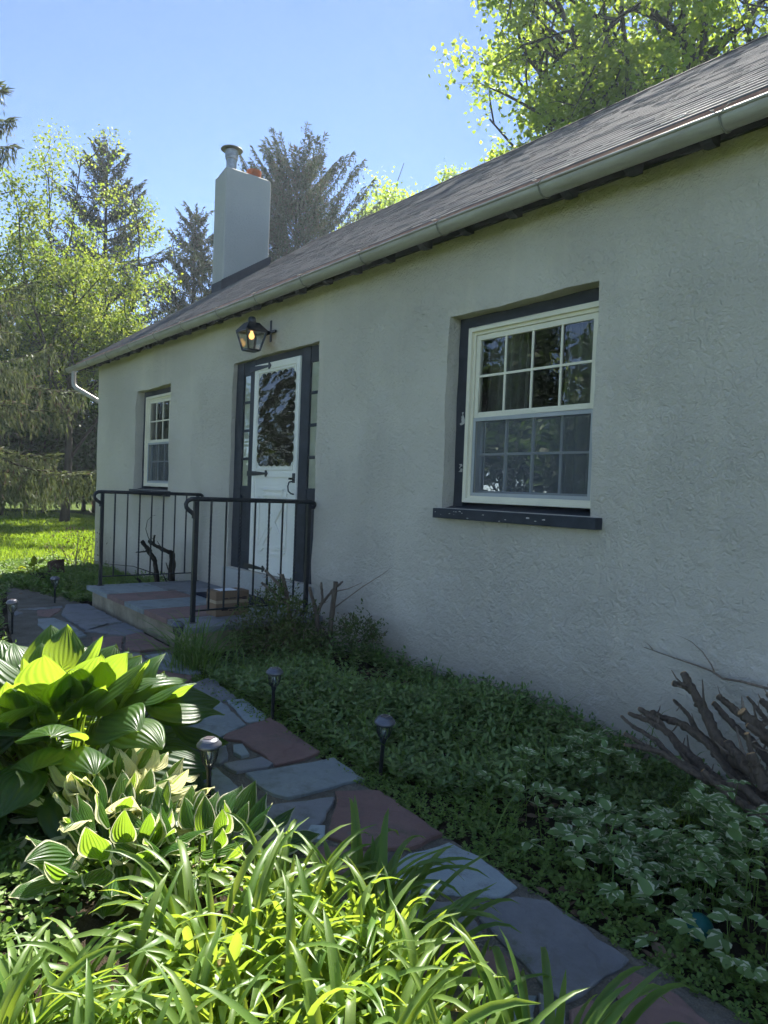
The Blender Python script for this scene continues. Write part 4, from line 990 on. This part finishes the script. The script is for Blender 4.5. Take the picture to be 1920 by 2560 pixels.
def hosta(c, n, rad, hgt, Lr, asp, seed, up=(58,-12), flop=(35,80), cup=(.1,.35), heart=.55, base=.06, wav=.02, nu=11, droop=.62):
    """leaves set over a dome: upright in the middle, arching outwards, hanging at the rim"""
    rg = np.random.default_rng(seed); out = []
    for k in range(n):
        f = (k+.5)/n; a = k*2.39996+rg.normal(0,.3); L = rg.uniform(*Lr)*(.82+.22*f)
        r_ = rad*f**.75*rg.uniform(.8,1.12); h_ = hgt*(1-droop*f*f)*rg.uniform(.72,1.05)
        e0 = R(up[0]+(up[1]-up[0])*f+rg.normal(0,13)); e1 = e0-R(rg.uniform(*flop)*(.55+.5*f))
        b0 = (c[0]+base*sqrt(rg.random())*cos(a), c[1]+base*sqrt(rg.random())*sin(a), c[2]-.03)
        out.append(broad(b0, a, sqrt(r_*r_+h_*h_), atan2(h_, r_)+.12, L, L*rg.uniform(*asp), e0, e1, rg, rg.uniform(*cup), rg.normal(0,.32), wav*rg.uniform(.4,1.8), heart, nu=nu, nveins=5 if nu > 11 else 0))
    return cat(out)
HB = [(-3.22,-2.66,0), (-3.55,-2.95,0), (-3.22,-3.08,0)]
H = thing('hosta', 'tall hosta with huge ribbed green leaves glowing in the sun', 'hosta', HB[0])
BIG = dict(droop=.86, up=(62,-30), flop=(25,75), cup=(.04,.30), heart=1.0, base=.12, wav=.026, nu=23)
leaf_obj('leaves', cat([hosta(HB[0], 96, .50, .50, (.20,.30), (1.0,1.22), 21, **BIG), hosta(HB[1], 54, .46, .46, (.20,.29), (1.0,1.2), 22, **BIG), hosta(HB[2], 46, .38, .42, (.18,.26), (1.0,1.2), 26, **BIG)]), M['hosta'], H, smooth=True)
SM = dict(up=(72,8), flop=(0,45), cup=(.12,.5), base=.10, wav=.035)
H = thing('variegated_hosta', 'cream and green hosta with broad pale margins, between the tall hosta and the front one', 'hosta', (-2.66,-2.62,0), 'variegated hostas')
leaf_obj('leaves', hosta((-2.66,-2.62,0), 66, .25, .22, (.10,.155), (.85,1.1), 23, heart=.35, up=(64,-12), flop=(5,55), cup=(.08,.36), base=.10, wav=.04), M['hosta_var'], H, smooth=True)
M['hosta_white'] = leaf_mat('white_edged_hosta_leaf', (.035,.11,.025), (.07,.155,.03), (.24,.44,.03), (.34,.52,.035), .46, .38, .45, 9, dict(at=.43, amp=.20, c=(.62,.62,.44), t=(.74,.74,.42)), .5)
H = thing('variegated_hosta', 'green hosta with thin white leaf edges, just behind the daylilies', 'hosta', (-2.28,-2.55,0), 'variegated hostas')
leaf_obj('leaves', cat([hosta((-2.38,-2.66,0), 40, .20, .19, (.11,.175), (.60,.80), 24, heart=.3, **SM), hosta((-2.20,-2.47,0), 36, .19, .18, (.11,.17), (.60,.80), 25, heart=.3, **SM)]), M['hosta_white'], H, smooth=True)

# periwinkle: short upright stems with opposite glossy leaves (uncountable ground cover)
def vinca(n, reg, seed, hmax=.15, ls=(.022,.036), wr=(.42,.55), nl=9, stem=False):
    rg = np.random.default_rng(seed); P, D, U, L, Wd, A = [], [], [], [], [], []
    X = reg(rg, n); N = len(X)
    for x, y in X:
        h = hmax*rg.uniform(.35,1)*(.75+.5*sin(x*3.3+1)*sin(y*4.1)); lean = rg.normal(0,.35,2); z0 = gz(x,y); tone = np.clip(rg.normal(.45,.22),0,1); a0 = rg.uniform(0,6.28)
        for k in range(nl):
            f = (k//2+1)/((nl+1)//2); a = a0+(k % 2)*pi+(k//2)*1.57+rg.normal(0,.25); el = R(rg.uniform(0,35)+45*(f > .95))
            P.append((x+lean[0]*h*f, y+lean[1]*h*f, z0+h*f)); D.append((cos(a)*cos(el), sin(a)*cos(el), sin(el))); L.append(rg.uniform(*ls)*(1.1-.35*(f > .95))); A.append(np.clip(tone+rg.normal(0,.12)+.15*(f > .95),0,1))
    P, D, L, A = map(np.array, (P, D, L, A)); U = np.tile([0,0,1.],(len(P),1))+rg.normal(0,.25,(len(P),3))
    return leaves(P, D, U, L, L*rg.uniform(*wr,len(L)), T_OVAL, A)
def region(poly, dens=None):
    poly = np.array(poly)
    def inside(x, y):
        c = False; j = len(poly)-1
        for i in range(len(poly)):
            if (poly[i][1] > y) != (poly[j][1] > y) and x < (poly[j][0]-poly[i][0])*(y-poly[i][1])/(poly[j][1]-poly[i][1])+poly[i][0]: c = not c
            j = i
        return c
    def f(rg, n):
        lo, hi = poly.min(0), poly.max(0); out = []; tries = 0
        while len(out) < n and tries < n*40:
            tries += 1; x, y = rg.uniform(lo, hi)
            if inside(x, y) and (dens is None or rg.random() < dens(x, y)): out.append((x, y))
        return out
    return f
bare = lambda x, y: .08 if (x+1.75)**2/.10+(y+.98)**2/.05 < 1 else .25 if (x+4.1)**2/.3+(y+.45)**2/.05 < 1 else 1.0
r1 = region([(-4.95,-1.40),(-4.5,-.05),(-2.35,-.03),(-1.2,-.03),(-1.5,-.5),(-1.75,-1.0),(-2.0,-1.25),(-2.6,-1.47),(-3.6,-1.44)], bare)
tag(leaf_obj('periwinkle', vinca(2900, r1, 31, .20, (.028,.046)), M['vinca']), 'dark glossy periwinkle ground cover along the wall', 'ground cover', kind='stuff')
def weeds(n, reg, seed, hm, ls, wr=(.5,.8)): return vinca(n, reg, seed, hm, ls, wr, 7)
edge_r = region([(-4.9,-1.54),(-3.0,-1.57),(-1.2,-1.66),(.6,-1.68),(.6,-1.38),(-1.3,-1.36),(-2.2,-1.26),(-3.2,-1.40),(-4.8,-1.38)])
inner_r = region([(-2.2,-1.5),(.7,-1.58),(.9,-.03),(-2.0,-.03)], bare)
tag(leaf_obj('small_weeds', cat([weeds(2600, edge_r, 32, .05, (.010,.020)), weeds(2100, inner_r, 33, .08, (.012,.026)), weeds(1500, r1, 34, .10, (.012,.026)), cat([strap((*q, -.02), rg.uniform(0,6.28), rg.uniform(.12,.34), rg.uniform(.004,.009), R(rg.uniform(55,88)), R(rg.uniform(-50,30)), 1.5, rg, 6) for q in r1(rg, 150)+inner_r(rg, 60)])]), M['weed']), 'low mat of small weeds at the path edge and under the plants', 'weeds', kind='stuff')
# variegated goutweed: stalked sprays of three toothed leaflets with white margins
T_TOOTH = (np.array([(0,0,0),(.30,.10,.02),(.42,.26,.05),(.52,.36,.05),(.42,.50,.04),(.40,.62,.03),(.24,.74,.0),(.20,.84,-.02),(0,1,-.07),(-.20,.84,-.02),(-.24,.74,.0),(-.40,.62,.03),(-.42,.50,.04),(-.52,.36,.05),(-.42,.26,.05),(-.30,.10,.02),(0,.5,-.03)], np.float32),
           np.array([(0,1,2,16),(16,2,3,4),(16,4,5,6),(16,6,7,8),(16,8,9,10),(16,10,11,12),(16,12,13,14),(16,14,15,0)]))
def goutweed(n, reg, seed, hm=(.08,.30)):
    rg = np.random.default_rng(seed); P, D, L, A, U, St = [], [], [], [], [], []
    for x, y in reg(rg, n):
        h = rg.uniform(*hm)*(.7+.4*sin(x*4+y*5+seed)); z = gz(x, y)+max(.03,h); a0 = rg.uniform(0, 6.28); tone = np.clip(rg.normal(.5,.25),0,1); el0 = R(rg.uniform(-8,32)); L0 = rg.uniform(.040,.072)
        ln = rg.normal(0,.03,2); up = np.array([0,0,1.])+rg.normal(0,.35,3)
        for k, da in enumerate((0, 1.25, -1.25) if rg.random() < .55 else (0, .85, -.85, 1.75, -1.75)):
            a = a0+da+rg.normal(0,.12); el = el0*cos(da)+rg.normal(0,.12)
            P.append((x+ln[0]+.004*cos(a), y+ln[1]+.004*sin(a), z)); D.append((cos(a)*cos(el), sin(a)*cos(el), sin(el))); L.append(L0*(1 if k == 0 else .85)); A.append(np.clip(tone+rg.normal(0,.08),0,1)); U.append(up)
        St.append(((x+ln[0], y+ln[1], z), (x, y, gz(x, y)-.02)))
    P, D, L, A, U = map(np.array, (P, D, L, A, U)); q = leaves(P, D, U, L, L*rg.uniform(.62,.82,len(L)), T_TOOTH, A)
    a = np.array([s[1] for s in St]); b_ = np.array([s[0] for s in St])
    return q, leaves(a, b_-a, rg.normal(0,1,(len(a),3)), np.linalg.norm(b_-a,axis=1), np.full(len(a),.004), T_STRIP, rg.random(len(a)))
gr = region([(-2.05,-1.30),(-1.6,-1.48),(-.9,-1.52),(.5,-1.55),(.9,-.5),(-.5,-.55),(-1.0,-.85),(-1.6,-.95),(-2.0,-1.05)])
gd = region([(-1.75,-1.22),(-1.3,-1.34),(-.95,-1.25),(-1.05,-.95),(-1.35,-.85),(-1.7,-.98)]); gt = region([(-2.2,-.75),(-1.75,-.75),(-1.75,-.35),(-2.2,-.45)])
q1, s1 = goutweed(430, gr, 41); q2, s2 = goutweed(150, gd, 42, (.16,.34)); q3, s3 = goutweed(26, gt, 43, (.12,.26))
gm = leaf_obj('goutweed', cat([q1, q2, q3]), M['gout']); tag(gm, 'white-edged goutweed leaves massed at the foot of the sawn yew', 'ground cover', kind='stuff')
leaf_obj('stalks', cat([s1, s2, s3]), M['weed'], gm)
# yellow-green shoots at the foot of the yew
rg = np.random.default_rng(55); out = []
yw = thing('yew_shoots', 'dark yew sprigs with yellow-green new tips below the sawn branches', 'yew sprigs', (-1.5,-.72,0))
for (x, y, z, k) in [(-1.62,-.72,.07,1),(-1.55,-.66,.10,1),(-1.48,-.72,.08,1),(-1.40,-.76,.06,1),(-1.36,-.84,.07,1),(-1.33,-.90,.06,1),(-1.44,-.60,.14,0),(-1.52,-.56,.16,0),(-1.7,-.55,.1,0),(-1.3,-.75,.12,0),(-1.40,-.66,.12,0),(-1.58,-.62,.06,0)]:
    for j in range(6 if k else 11):
        d = nrm(rg.normal(0,1,3)*np.array([1,1,.5])); d[2] = abs(d[2])*.5; s_ = np.linspace(.0,.05 if k else .10,16); P = np.array([x,y,z-.1])+rg.normal(0,.025,3)+d*s_[:,None]
        side = np.cross(d,[0,0,1.]); sg = np.where(np.arange(16) % 2, 1, -1)[:,None]; D = nrm(d*.6+side*sg*.9+rg.normal(0,.1,(16,3)))
        out.append((k, leaves(P, D, np.tile([0,0,1.],(16,1)), rg.uniform(.014,.022,16), np.full(16,.0035), T_KITE, np.full(16, rg.random()))))
leaf_obj('new_tips', cat([q for k, q in out if k]), M['yew_tip'], yw); leaf_obj('old_sprigs', cat([q for k, q in out if not k]), M['dark_leaf'], yw)
# dead leaves and mulch bits
def litter(n, reg, seed, ls, mat=None):
    rg = np.random.default_rng(seed); X = np.array(reg(rg, n)); P = np.stack([X[:,0], X[:,1], np.array([gz(*q) for q in X])+.012], 1); a = rg.uniform(0,6.28,len(X))
    return leaves(P, np.stack([np.cos(a), np.sin(a), rg.normal(0,.25,len(X))],1), np.tile([0,0,1.],(len(X),1))+rg.normal(0,.4,(len(X),3)), rg.uniform(*ls,len(X)), rg.uniform(ls[0]*.5,ls[1]*.6,len(X)), T_OVAL)
lt = cat([litter(60, region([(-2.0,-1.2),(-1.3,-1.25),(-1.3,-.8),(-2.0,-.75)]), 61, (.03,.07)), litter(26, region([(-1.5,-1.6),(-1.0,-1.62),(-.95,-1.45),(-1.45,-1.42)]), 62, (.03,.06)), litter(420, region([(-4.4,-4.0),(.4,-3.0),(.4,-2.35),(-4.4,-2.4)]), 63, (.012,.04)), litter(60, region([(-4.5,-.7),(-3.6,-.6),(-3.6,-.1),(-4.5,-.1)]), 64, (.02,.05)), litter(170, region([(-11.2,-1.6),(-8.4,-1.7),(-8.4,-.2),(-11.2,-.2)]), 65, (.03,.07))])
tag(leaf_obj('fallen_leaves', lt, M['dead_leaf']), 'brown fallen leaves scattered on the soil', 'fallen leaves', kind='stuff')
# sunny low growth left of the daylilies, dark growth left of the porch
sun_r = region([tuple(fl(2.9,-1.6)[:2]), tuple(fl(2.6,-1.0)[:2]), tuple(fl(2.3,-.9)[:2]), tuple(fl(1.5,-.75)[:2]), tuple(fl(1.3,-1.2)[:2]), tuple(fl(2.0,-1.7)[:2])])
lp = region([(-9.7,-1.75),(-8.5,-1.45),(-7.82,-1.30),(-7.80,-.05),(-9.2,-.05),(-9.6,-.8)]); lit = region([(-12.2,-1.9),(-9.2,-1.75),(-9.2,-.1),(-11.6,-.1),(-12.4,-.4)])
tag(leaf_obj('low_plants', cat([vinca(500, region([(-9.6,-1.66),(-7.2,-2.14),(-5.6,-2.42),(-4.6,-2.5),(-5.2,-3.0),(-9.8,-2.6)]), 79, .16, (.03,.055)), vinca(430, sun_r, 71, .13, (.025,.042)), weeds(800, region([tuple(fl(3.2,-1.5)[:2]), tuple(fl(2.9,-.6)[:2]), tuple(fl(2.2,-.5)[:2]), tuple(fl(2.2,-1.4)[:2])]), 74, .06, (.012,.03)), vinca(1100, lp, 72, .20, (.03,.05)), weeds(1500, lit, 73, .10, (.02,.045))]), M['weed']), 'leafy low plants in front of the hostas and left of the porch', 'ground cover', kind='stuff')
yp = thing('young_plant', 'small yellow-green leafy plant beside the tree stumps', 'plant', (-10.5,-1.14,0))
rg = np.random.default_rng(77); leaf_obj('leaves', hosta((-10.5,-1.14,0), 16, .12, .20, (.10,.16), (.45,.6), 78), M['yew_tip'], yp, smooth=True)
dw = thing('dry_weed', 'thin reddish dry weed stalks standing at the house corner', 'weed', (-11.0,-.35,0))
for k in range(16):
    b = MB(); x, y = -11.05+rg.normal(0,.25), -.4+rg.normal(0,.15); h = rg.uniform(.25,.6); lx_, ly_ = rg.normal(0,.12,2)
    b.tube([(x,y,-.02),(x+lx_*.4,y+ly_*.4,h*.5),(x+lx_,y+ly_,h)], [.006,.004,.002], 5); b.build('stalk', M['dry_stalk'], dw)
X = np.array([(-11.05+rg.normal(0,.3), -.4+rg.normal(0,.18), rg.uniform(.05,.6)) for _ in range(260)]); leaf_obj('leaves', leaves(X, rg.normal(0,1,(260,3)), rg.normal(0,1,(260,3)), rg.uniform(.03,.06,260), rg.uniform(.012,.025,260), T_KITE), M['dead_leaf'], dw)
# lawn blades
def blades(n, x0, x1, y0, y1, hm, seed, wd):
    rg = np.random.default_rng(seed); x = x1-(x1-x0)*rg.random(n)**1.5; y = rg.uniform(y0, y1, n); a = rg.uniform(0,6.28,n); P = np.stack([x, y, np.full(n,-.045)],1)
    D = nrm(np.stack([.45*np.cos(a), .45*np.sin(a), np.ones(n)],1)+rg.normal(0,.2,(n,3)))
    pt = .5+.35*np.sin(x*.9+1.3*np.sin(y*.8))*np.cos(y*.7)
    return leaves(P, D, np.stack([np.cos(a),np.sin(a),0*a],1), rg.uniform(.5,1,n)*hm, np.full(n,wd)*rg.uniform(.6,1.2,n), T_STRIP, np.clip(pt+rg.normal(0,.2,n),0,1))
tag(leaf_obj('grass', cat([blades(36000, -17, -9.6, -2.6, 1.8, .085, 81, .010), blades(26000, -30, -16, -2.0, 4.5, .09, 82, .022)]), M['grass_blade']), 'sunlit mown grass blades of the lawn', 'grass', kind='stuff')
# ------------------------------------------------------------------ trees
def spruce(label, loc, H, Rb, seed, near=False, hang=1.0, z0f=.10, taper=.85, dens=1.0, lift=.10, group='tall spruces around the lawn'):
    rg = np.random.default_rng(seed); o = thing('spruce_tree', label, 'spruce', loc, group); lx, ly = loc[0], loc[1]
    b = MB(); r0 = H*.014+.05; lean = rg.normal(0,.01,2)
    zt_ = np.linspace(-.2, H, 12); b.tube([(lx+lean[0]*z, ly+lean[1]*z, z) for z in zt_], [max(.012, r0*(1-z/H)**.9) for z in zt_], 9); b.build('trunk', M['bark'], o, smooth=True)
    out = []; br = MB(); z = H*z0f
    while z < H*.985:
        f = z/H; Lm = (Rb*(1-f)**taper+.18)*(.5 if near and 5.2 < z < 7.6 else 1); nb = 5 if near else 6
        for k in range(nb):
            a = rg.uniform(0, 6.28); L = Lm*rg.uniform(.62,1.12); hv = np.array([cos(a), sin(a), 0.]); sd_ = np.array([-sin(a), cos(a), 0.])
            up = lift+(1.15 if taper < .6 else .75)*f**1.5; n = 10; t_ = np.linspace(0, 1, n); zc = z+L*(up*t_-.62*(1-f*.75)*t_**1.6*(1-.0)+.30*t_**3.2)+rg.normal(0,.05)
            zc = zc + (rg.normal(0,.16)+rg.normal(0,.12)*L*t_ if near else 0); C = np.stack([lx+lean[0]*z+hv[0]*L*t_, ly+lean[1]*z+hv[1]*L*t_, zc],1)
            if L > .5 and (near or k % 2 == 0 or f > .5): br.tube([tuple(p) for p in C[::3]], [max(.008,.028*L/3*(1-q)+.006) for q in t_[::3]], 4, cap=False)
            # side twigs carry hanging strands
            m = int((44 if near else 17)*L*dens)+5; q = rg.uniform(.10, 1.02, m)**.75; base = np.stack([np.interp(q, t_, C[:,i]) for i in range(3)],1)
            so_ = rg.normal(0,.36,m)*L*.45*(1.05-q*.75); base = base+sd_*so_[:,None]+hv*(np.abs(so_)*.5)[:,None]; base[:,2] -= np.abs(so_)*.22
            hl = rg.uniform(.16,.62,m)*hang*(.45+.55*(1-f))*(1.1-q*.4)
            st = 4 if near else 3
            for j in range(st):
                d = np.stack([rg.normal(0,.22,m), rg.normal(0,.22,m), -np.ones(m)],1)+hv*.18
                P = base+np.array([0,0,-1.])*(hl*j/st)[:,None]+rg.normal(0,.02,(m,3))
                out.append(leaves(P, d, rg.normal(0,1,(m,3)), hl/st*1.5, rg.uniform(.03,.06,m)*(.62 if near else 1.15), T_KITE, np.clip(rg.normal(.42,.28,m)+.2*f,0,1)))
            # shoots along the branch, pointing outward and slightly up
            m2 = int((30 if near else 17)*L*dens)+4; q = rg.uniform(.15,1.0,m2); base = np.stack([np.interp(q, t_, C[:,i]) for i in range(3)],1)
            sg = rg.choice([-1,1],m2)[:,None]; d = hv*.8+sd_*sg*rg.uniform(.3,1,(m2,1))+np.array([0,0,.15])+rg.normal(0,.2,(m2,3))
            out.append(leaves(base, d, np.tile([0,0,1.],(m2,1))+rg.normal(0,.3,(m2,3)), rg.uniform(.12,.34,m2)*(.5+.5*min(1,L)), rg.uniform(.04,.08,m2)*(.7 if near else 1.1), T_KITE, np.clip(rg.normal(.5,.25,m2),0,1)))
            tip = C[-1]; out.append(leaves(np.tile(tip,(5,1)), hv+rg.normal(0,.25,(5,3))+np.array([0,0,.45]), rg.normal(0,1,(5,3)), rg.uniform(.12,.3,5), np.full(5,.05), T_KITE))
        z += (.42 if near else .50)*rg.uniform(.8,1.2)*(1-.35*f)/dens**.3
    br.build('branches', M['bark'], o); leaf_obj('crown', cat(out), M['spruce_near'] if near else M['spruce'], o); return o
def broadleaf(name, label, loc, H, crown_c, crown_r, seed, mat, nl=24000, ls=(.08,.14), limbs=9, tr=.16, clump=.34, airy=.0, group='leafy trees around the house', bottom=-1, trunk_to=None, wr=.8, T=T_FOLD):
    """trunk, limbs reaching into the crown, twigs, and leaves in clumps at the twig ends"""
    rg = np.random.default_rng(seed); o = thing(name, label, 'tree', loc, group); cc = np.array(crown_c, float); cr = np.array(crown_r, float)
    b = MB(); base = np.array([loc[0], loc[1], -.2]); top = np.array(trunk_to if trunk_to else (cc[0], cc[1], cc[2]-cr[2]*.1)); n = 8
    tp = [base+(top-base)*t_+rg.normal(0,.03*H/10,3)*(0 < t_ < 1) for t_ in np.linspace(0,1,n)]; b.tube([tuple(p) for p in tp], [tr*(1-.62*t_)*(1.25 if i == 0 else 1) for i, t_ in enumerate(np.linspace(0,1,n))], 10)
    ends = []
    for k in range(limbs):
        t_ = rg.uniform(.35, 1); s0 = tp[int(t_*(n-1))]; d = nrm(rg.normal(0,1,3)*np.array([1,1,.75])); d[2] = max(bottom, d[2]); e = cc+d*cr*rg.uniform(.62,.98); k2 = 7; lt_ = np.linspace(0,1,k2)
        bend = rg.normal(0,.10,3)*np.linalg.norm(e-s0); Pm = [s0+(e-s0)*q+bend*sin(pi*q)+rg.normal(0,.05,3)*(q > 0) for q in lt_]; rb = tr*rg.uniform(.26,.42)
        b.tube([tuple(p) for p in Pm], [rb*(1-.85*q)+.008 for q in lt_], 7, cap=False)
        for _ in range(9):
            q = rg.uniform(.25,1); s1 = np.array([np.interp(q, lt_, [p[i] for p in Pm]) for i in range(3)]); d1 = nrm(nrm(e-s0)*.5+rg.normal(0,.8,3)+np.array([0,0,.25])); L1 = rg.uniform(.18,.48)*np.mean(cr)*(1.2-q*.4); e1 = s1+d1*L1; m1 = (s1+e1)/2+rg.normal(0,.1,3)*L1
            rel = (e1-cc)/cr
            if np.linalg.norm(rel) > 1.06: e1 = cc+rel/np.linalg.norm(rel)*cr*rg.uniform(.9,1.05); m1 = (s1+e1)/2+rg.normal(0,.08,3)*L1
            b.tube([tuple(s1), tuple(m1), tuple(e1)], [rb*.35*(1-.5*q)+.006, rb*.2+.005, .005], 5, cap=False)
            for _ in range(4):
                q2 = rg.uniform(.3,1); s2 = m1+(e1-m1)*q2 if q2 > .5 else s1+(m1-s1)*q2*2; e2 = s2+nrm(d1*.6+rg.normal(0,.8,3))*L1*rg.uniform(.2,.5)
                b.tube([tuple(s2), tuple(e2)], [.009, .003], 4, cap=False); ends.append(e2)
            ends.append(e1)
    b.build('trunk', M['bark'], o, smooth=True)
    E_ = np.array(ends); w_ = rg.uniform(.3,1.7,len(E_)); pick = rg.choice(len(E_), nl, p=w_/w_.sum()); tone = np.clip(rg.normal(.45,.24,len(E_)),0,1)
    P = E_[pick]+np.clip(rg.normal(0,1,(nl,3)),-1.5,1.5)*clump*np.array([1,1,.7])*(.6+.6*rg.random((len(E_),1)))[pick]
    D = nrm(rg.normal(0,1,(nl,3))+np.array([0,0,-.35])); L = rg.uniform(*ls,nl)
    leaf_obj('crown', leaves(P, D, rg.normal(0,.55,(nl,3))+np.array([0,0,1.]), L, L*wr*rg.uniform(.75,1.1,nl), T, np.clip(tone[pick]+rg.normal(0,.16,nl),0,1)), mat, o); return o
spruce('big drooping spruce at the left edge of the lawn with hanging grey-green branches', (-17.6,-1.75,0), 15.5, 3.7, 201, True, 1.25, .07, 1.15, 1.45)
spruce('tall spruce rising behind the yellow-green young tree', (-30.6,5.8,0), 14.9, 5.6, 202, False, 1.0, .12, .85, 1.7)
spruce('dark broad spruce standing behind the roof, right of the chimney', (-29.2,14.0,0), 16.0, 6.8, 203, False, 1.0, .25, .55, 2.7)
spruce('slim spruce seen just left of the chimney', (-33.0,10.6,0), 14.4, 3.8, 204, False, 1.05, .15, .75, 1.6)
broadleaf('young_tree', 'airy yellow-green young tree in front of the tall spruce', (-23.4,2.6,0), 11, (-23.3,2.7,7.6), (2.7,2.7,3.9), 211, M['young'], 36000, (.06,.12), 20, .13, .30)
broadleaf('leafy_tree', 'darker green leafy tree low behind the drooping spruce', (-27,1.4,0), 8, (-27,1.6,5.0), (3.0,3.0,2.8), 212, M['dark_leaf'], 17000, (.12,.2), 12, .14, .42)
broadleaf('maple_tree', 'large sunlit maple towering over the roof ridge with dark limbs', (-11.0,16.2,0), 20, (-11.0,16.2,14.3), (6.6,6.6,6.3), 213, M['maple'], 56000, (.09,.18), 46, .36, .27, trunk_to=(-11.0,16.2,16), wr=1.0)
broadleaf('leafy_tree', 'pale green tree top showing over the roof between spruce and maple', (-30.6,22.2,0), 18, (-30.6,22.2,16.3), (4.0,4.0,4.6), 214, M['maple'], 34000, (.14,.24), 14, .2, .5)
for i, (x, y, h, rx, lb) in enumerate([(-29.0,3.3,6.0,2.4,'dense dark bush beside the house corner, below the spruce'), (-30.5,-.3,4.6,2.2,'dark undergrowth bush behind the drooping spruce trunk'), (-33.0,2.2,6.5,2.6,'tall dark thicket bush closing the far end of the lawn'), (-32.0,5.6,5.5,2.6,'dark bush behind the house corner at the lawn end')]):
    broadleaf('dark_bush', lb, (x,y,0), h, (x,y,h*.52), (rx,rx,h*.5), 220+i, M['dark_leaf'], 9000, (.12,.2), 10, .09, .4, group='dark bushes at the far end of the lawn')
# distant wood closing the view behind the trees
rg = np.random.default_rng(240); n = 26000; ang = rg.uniform(-.35,.75,n); rad = rg.uniform(46,62,n); hz = rg.random(n)**1.2*(5+2.2*np.sin(ang*9)+1.4*np.sin(ang*23))
P = np.stack([-rad*np.cos(ang), rad*np.sin(ang)-3.5, hz],1)
tag(leaf_obj('far_wood', leaves(P, rg.normal(0,1,(n,3)), rg.normal(0,1,(n,3)), rg.uniform(.3,.7,n), rg.uniform(.2,.5,n), T_KITE), M['dark_leaf']), 'far wood behind the garden trees', 'wood', kind='stuff')
# trees on the camera's side of the house: the window panes mirror them
for i, (x, y, h, r_, mt) in enumerate([(-17,-22,11.5,3.8,'dark_leaf'), (-22,-21,11,3.7,'dark_leaf'), (-26,-25,11,3.9,'maple'), (-31,-16,9.5,3.6,'dark_leaf')]):
    broadleaf('garden_tree', ['shady', 'round dark', 'light green', 'dense', 'broad', 'far dark', 'near dark'][i]+' tree across the garden, mirrored in the window panes', (x,y,0), h, (x,y,h*.54), (r_,r_,h*.54), 260+i, M[mt], 13000, (.2,.36), 12, .22, .5, group='trees across the garden facing the house')
# ------------------------------------------------------------------ the slightly hazy spring air
b = MB(); b.box(-125, 125, -125, 125, -1.2, 26)
t = NT('haze'); vp = t.n('VolumePrincipled'); vp.inputs['Density'].default_value = .0010; vp.inputs['Color'].default_value = (.76,.88,1,1); vp.inputs['Anisotropy'].default_value = .35
t.l(vp.outputs[0], t.out.inputs['Volume']); hz_ = b.build('haze', t.m); hz_['kind'] = 'stuff'; hz_['label'] = 'thin pale haze in the bright spring air'; hz_['category'] = 'haze'
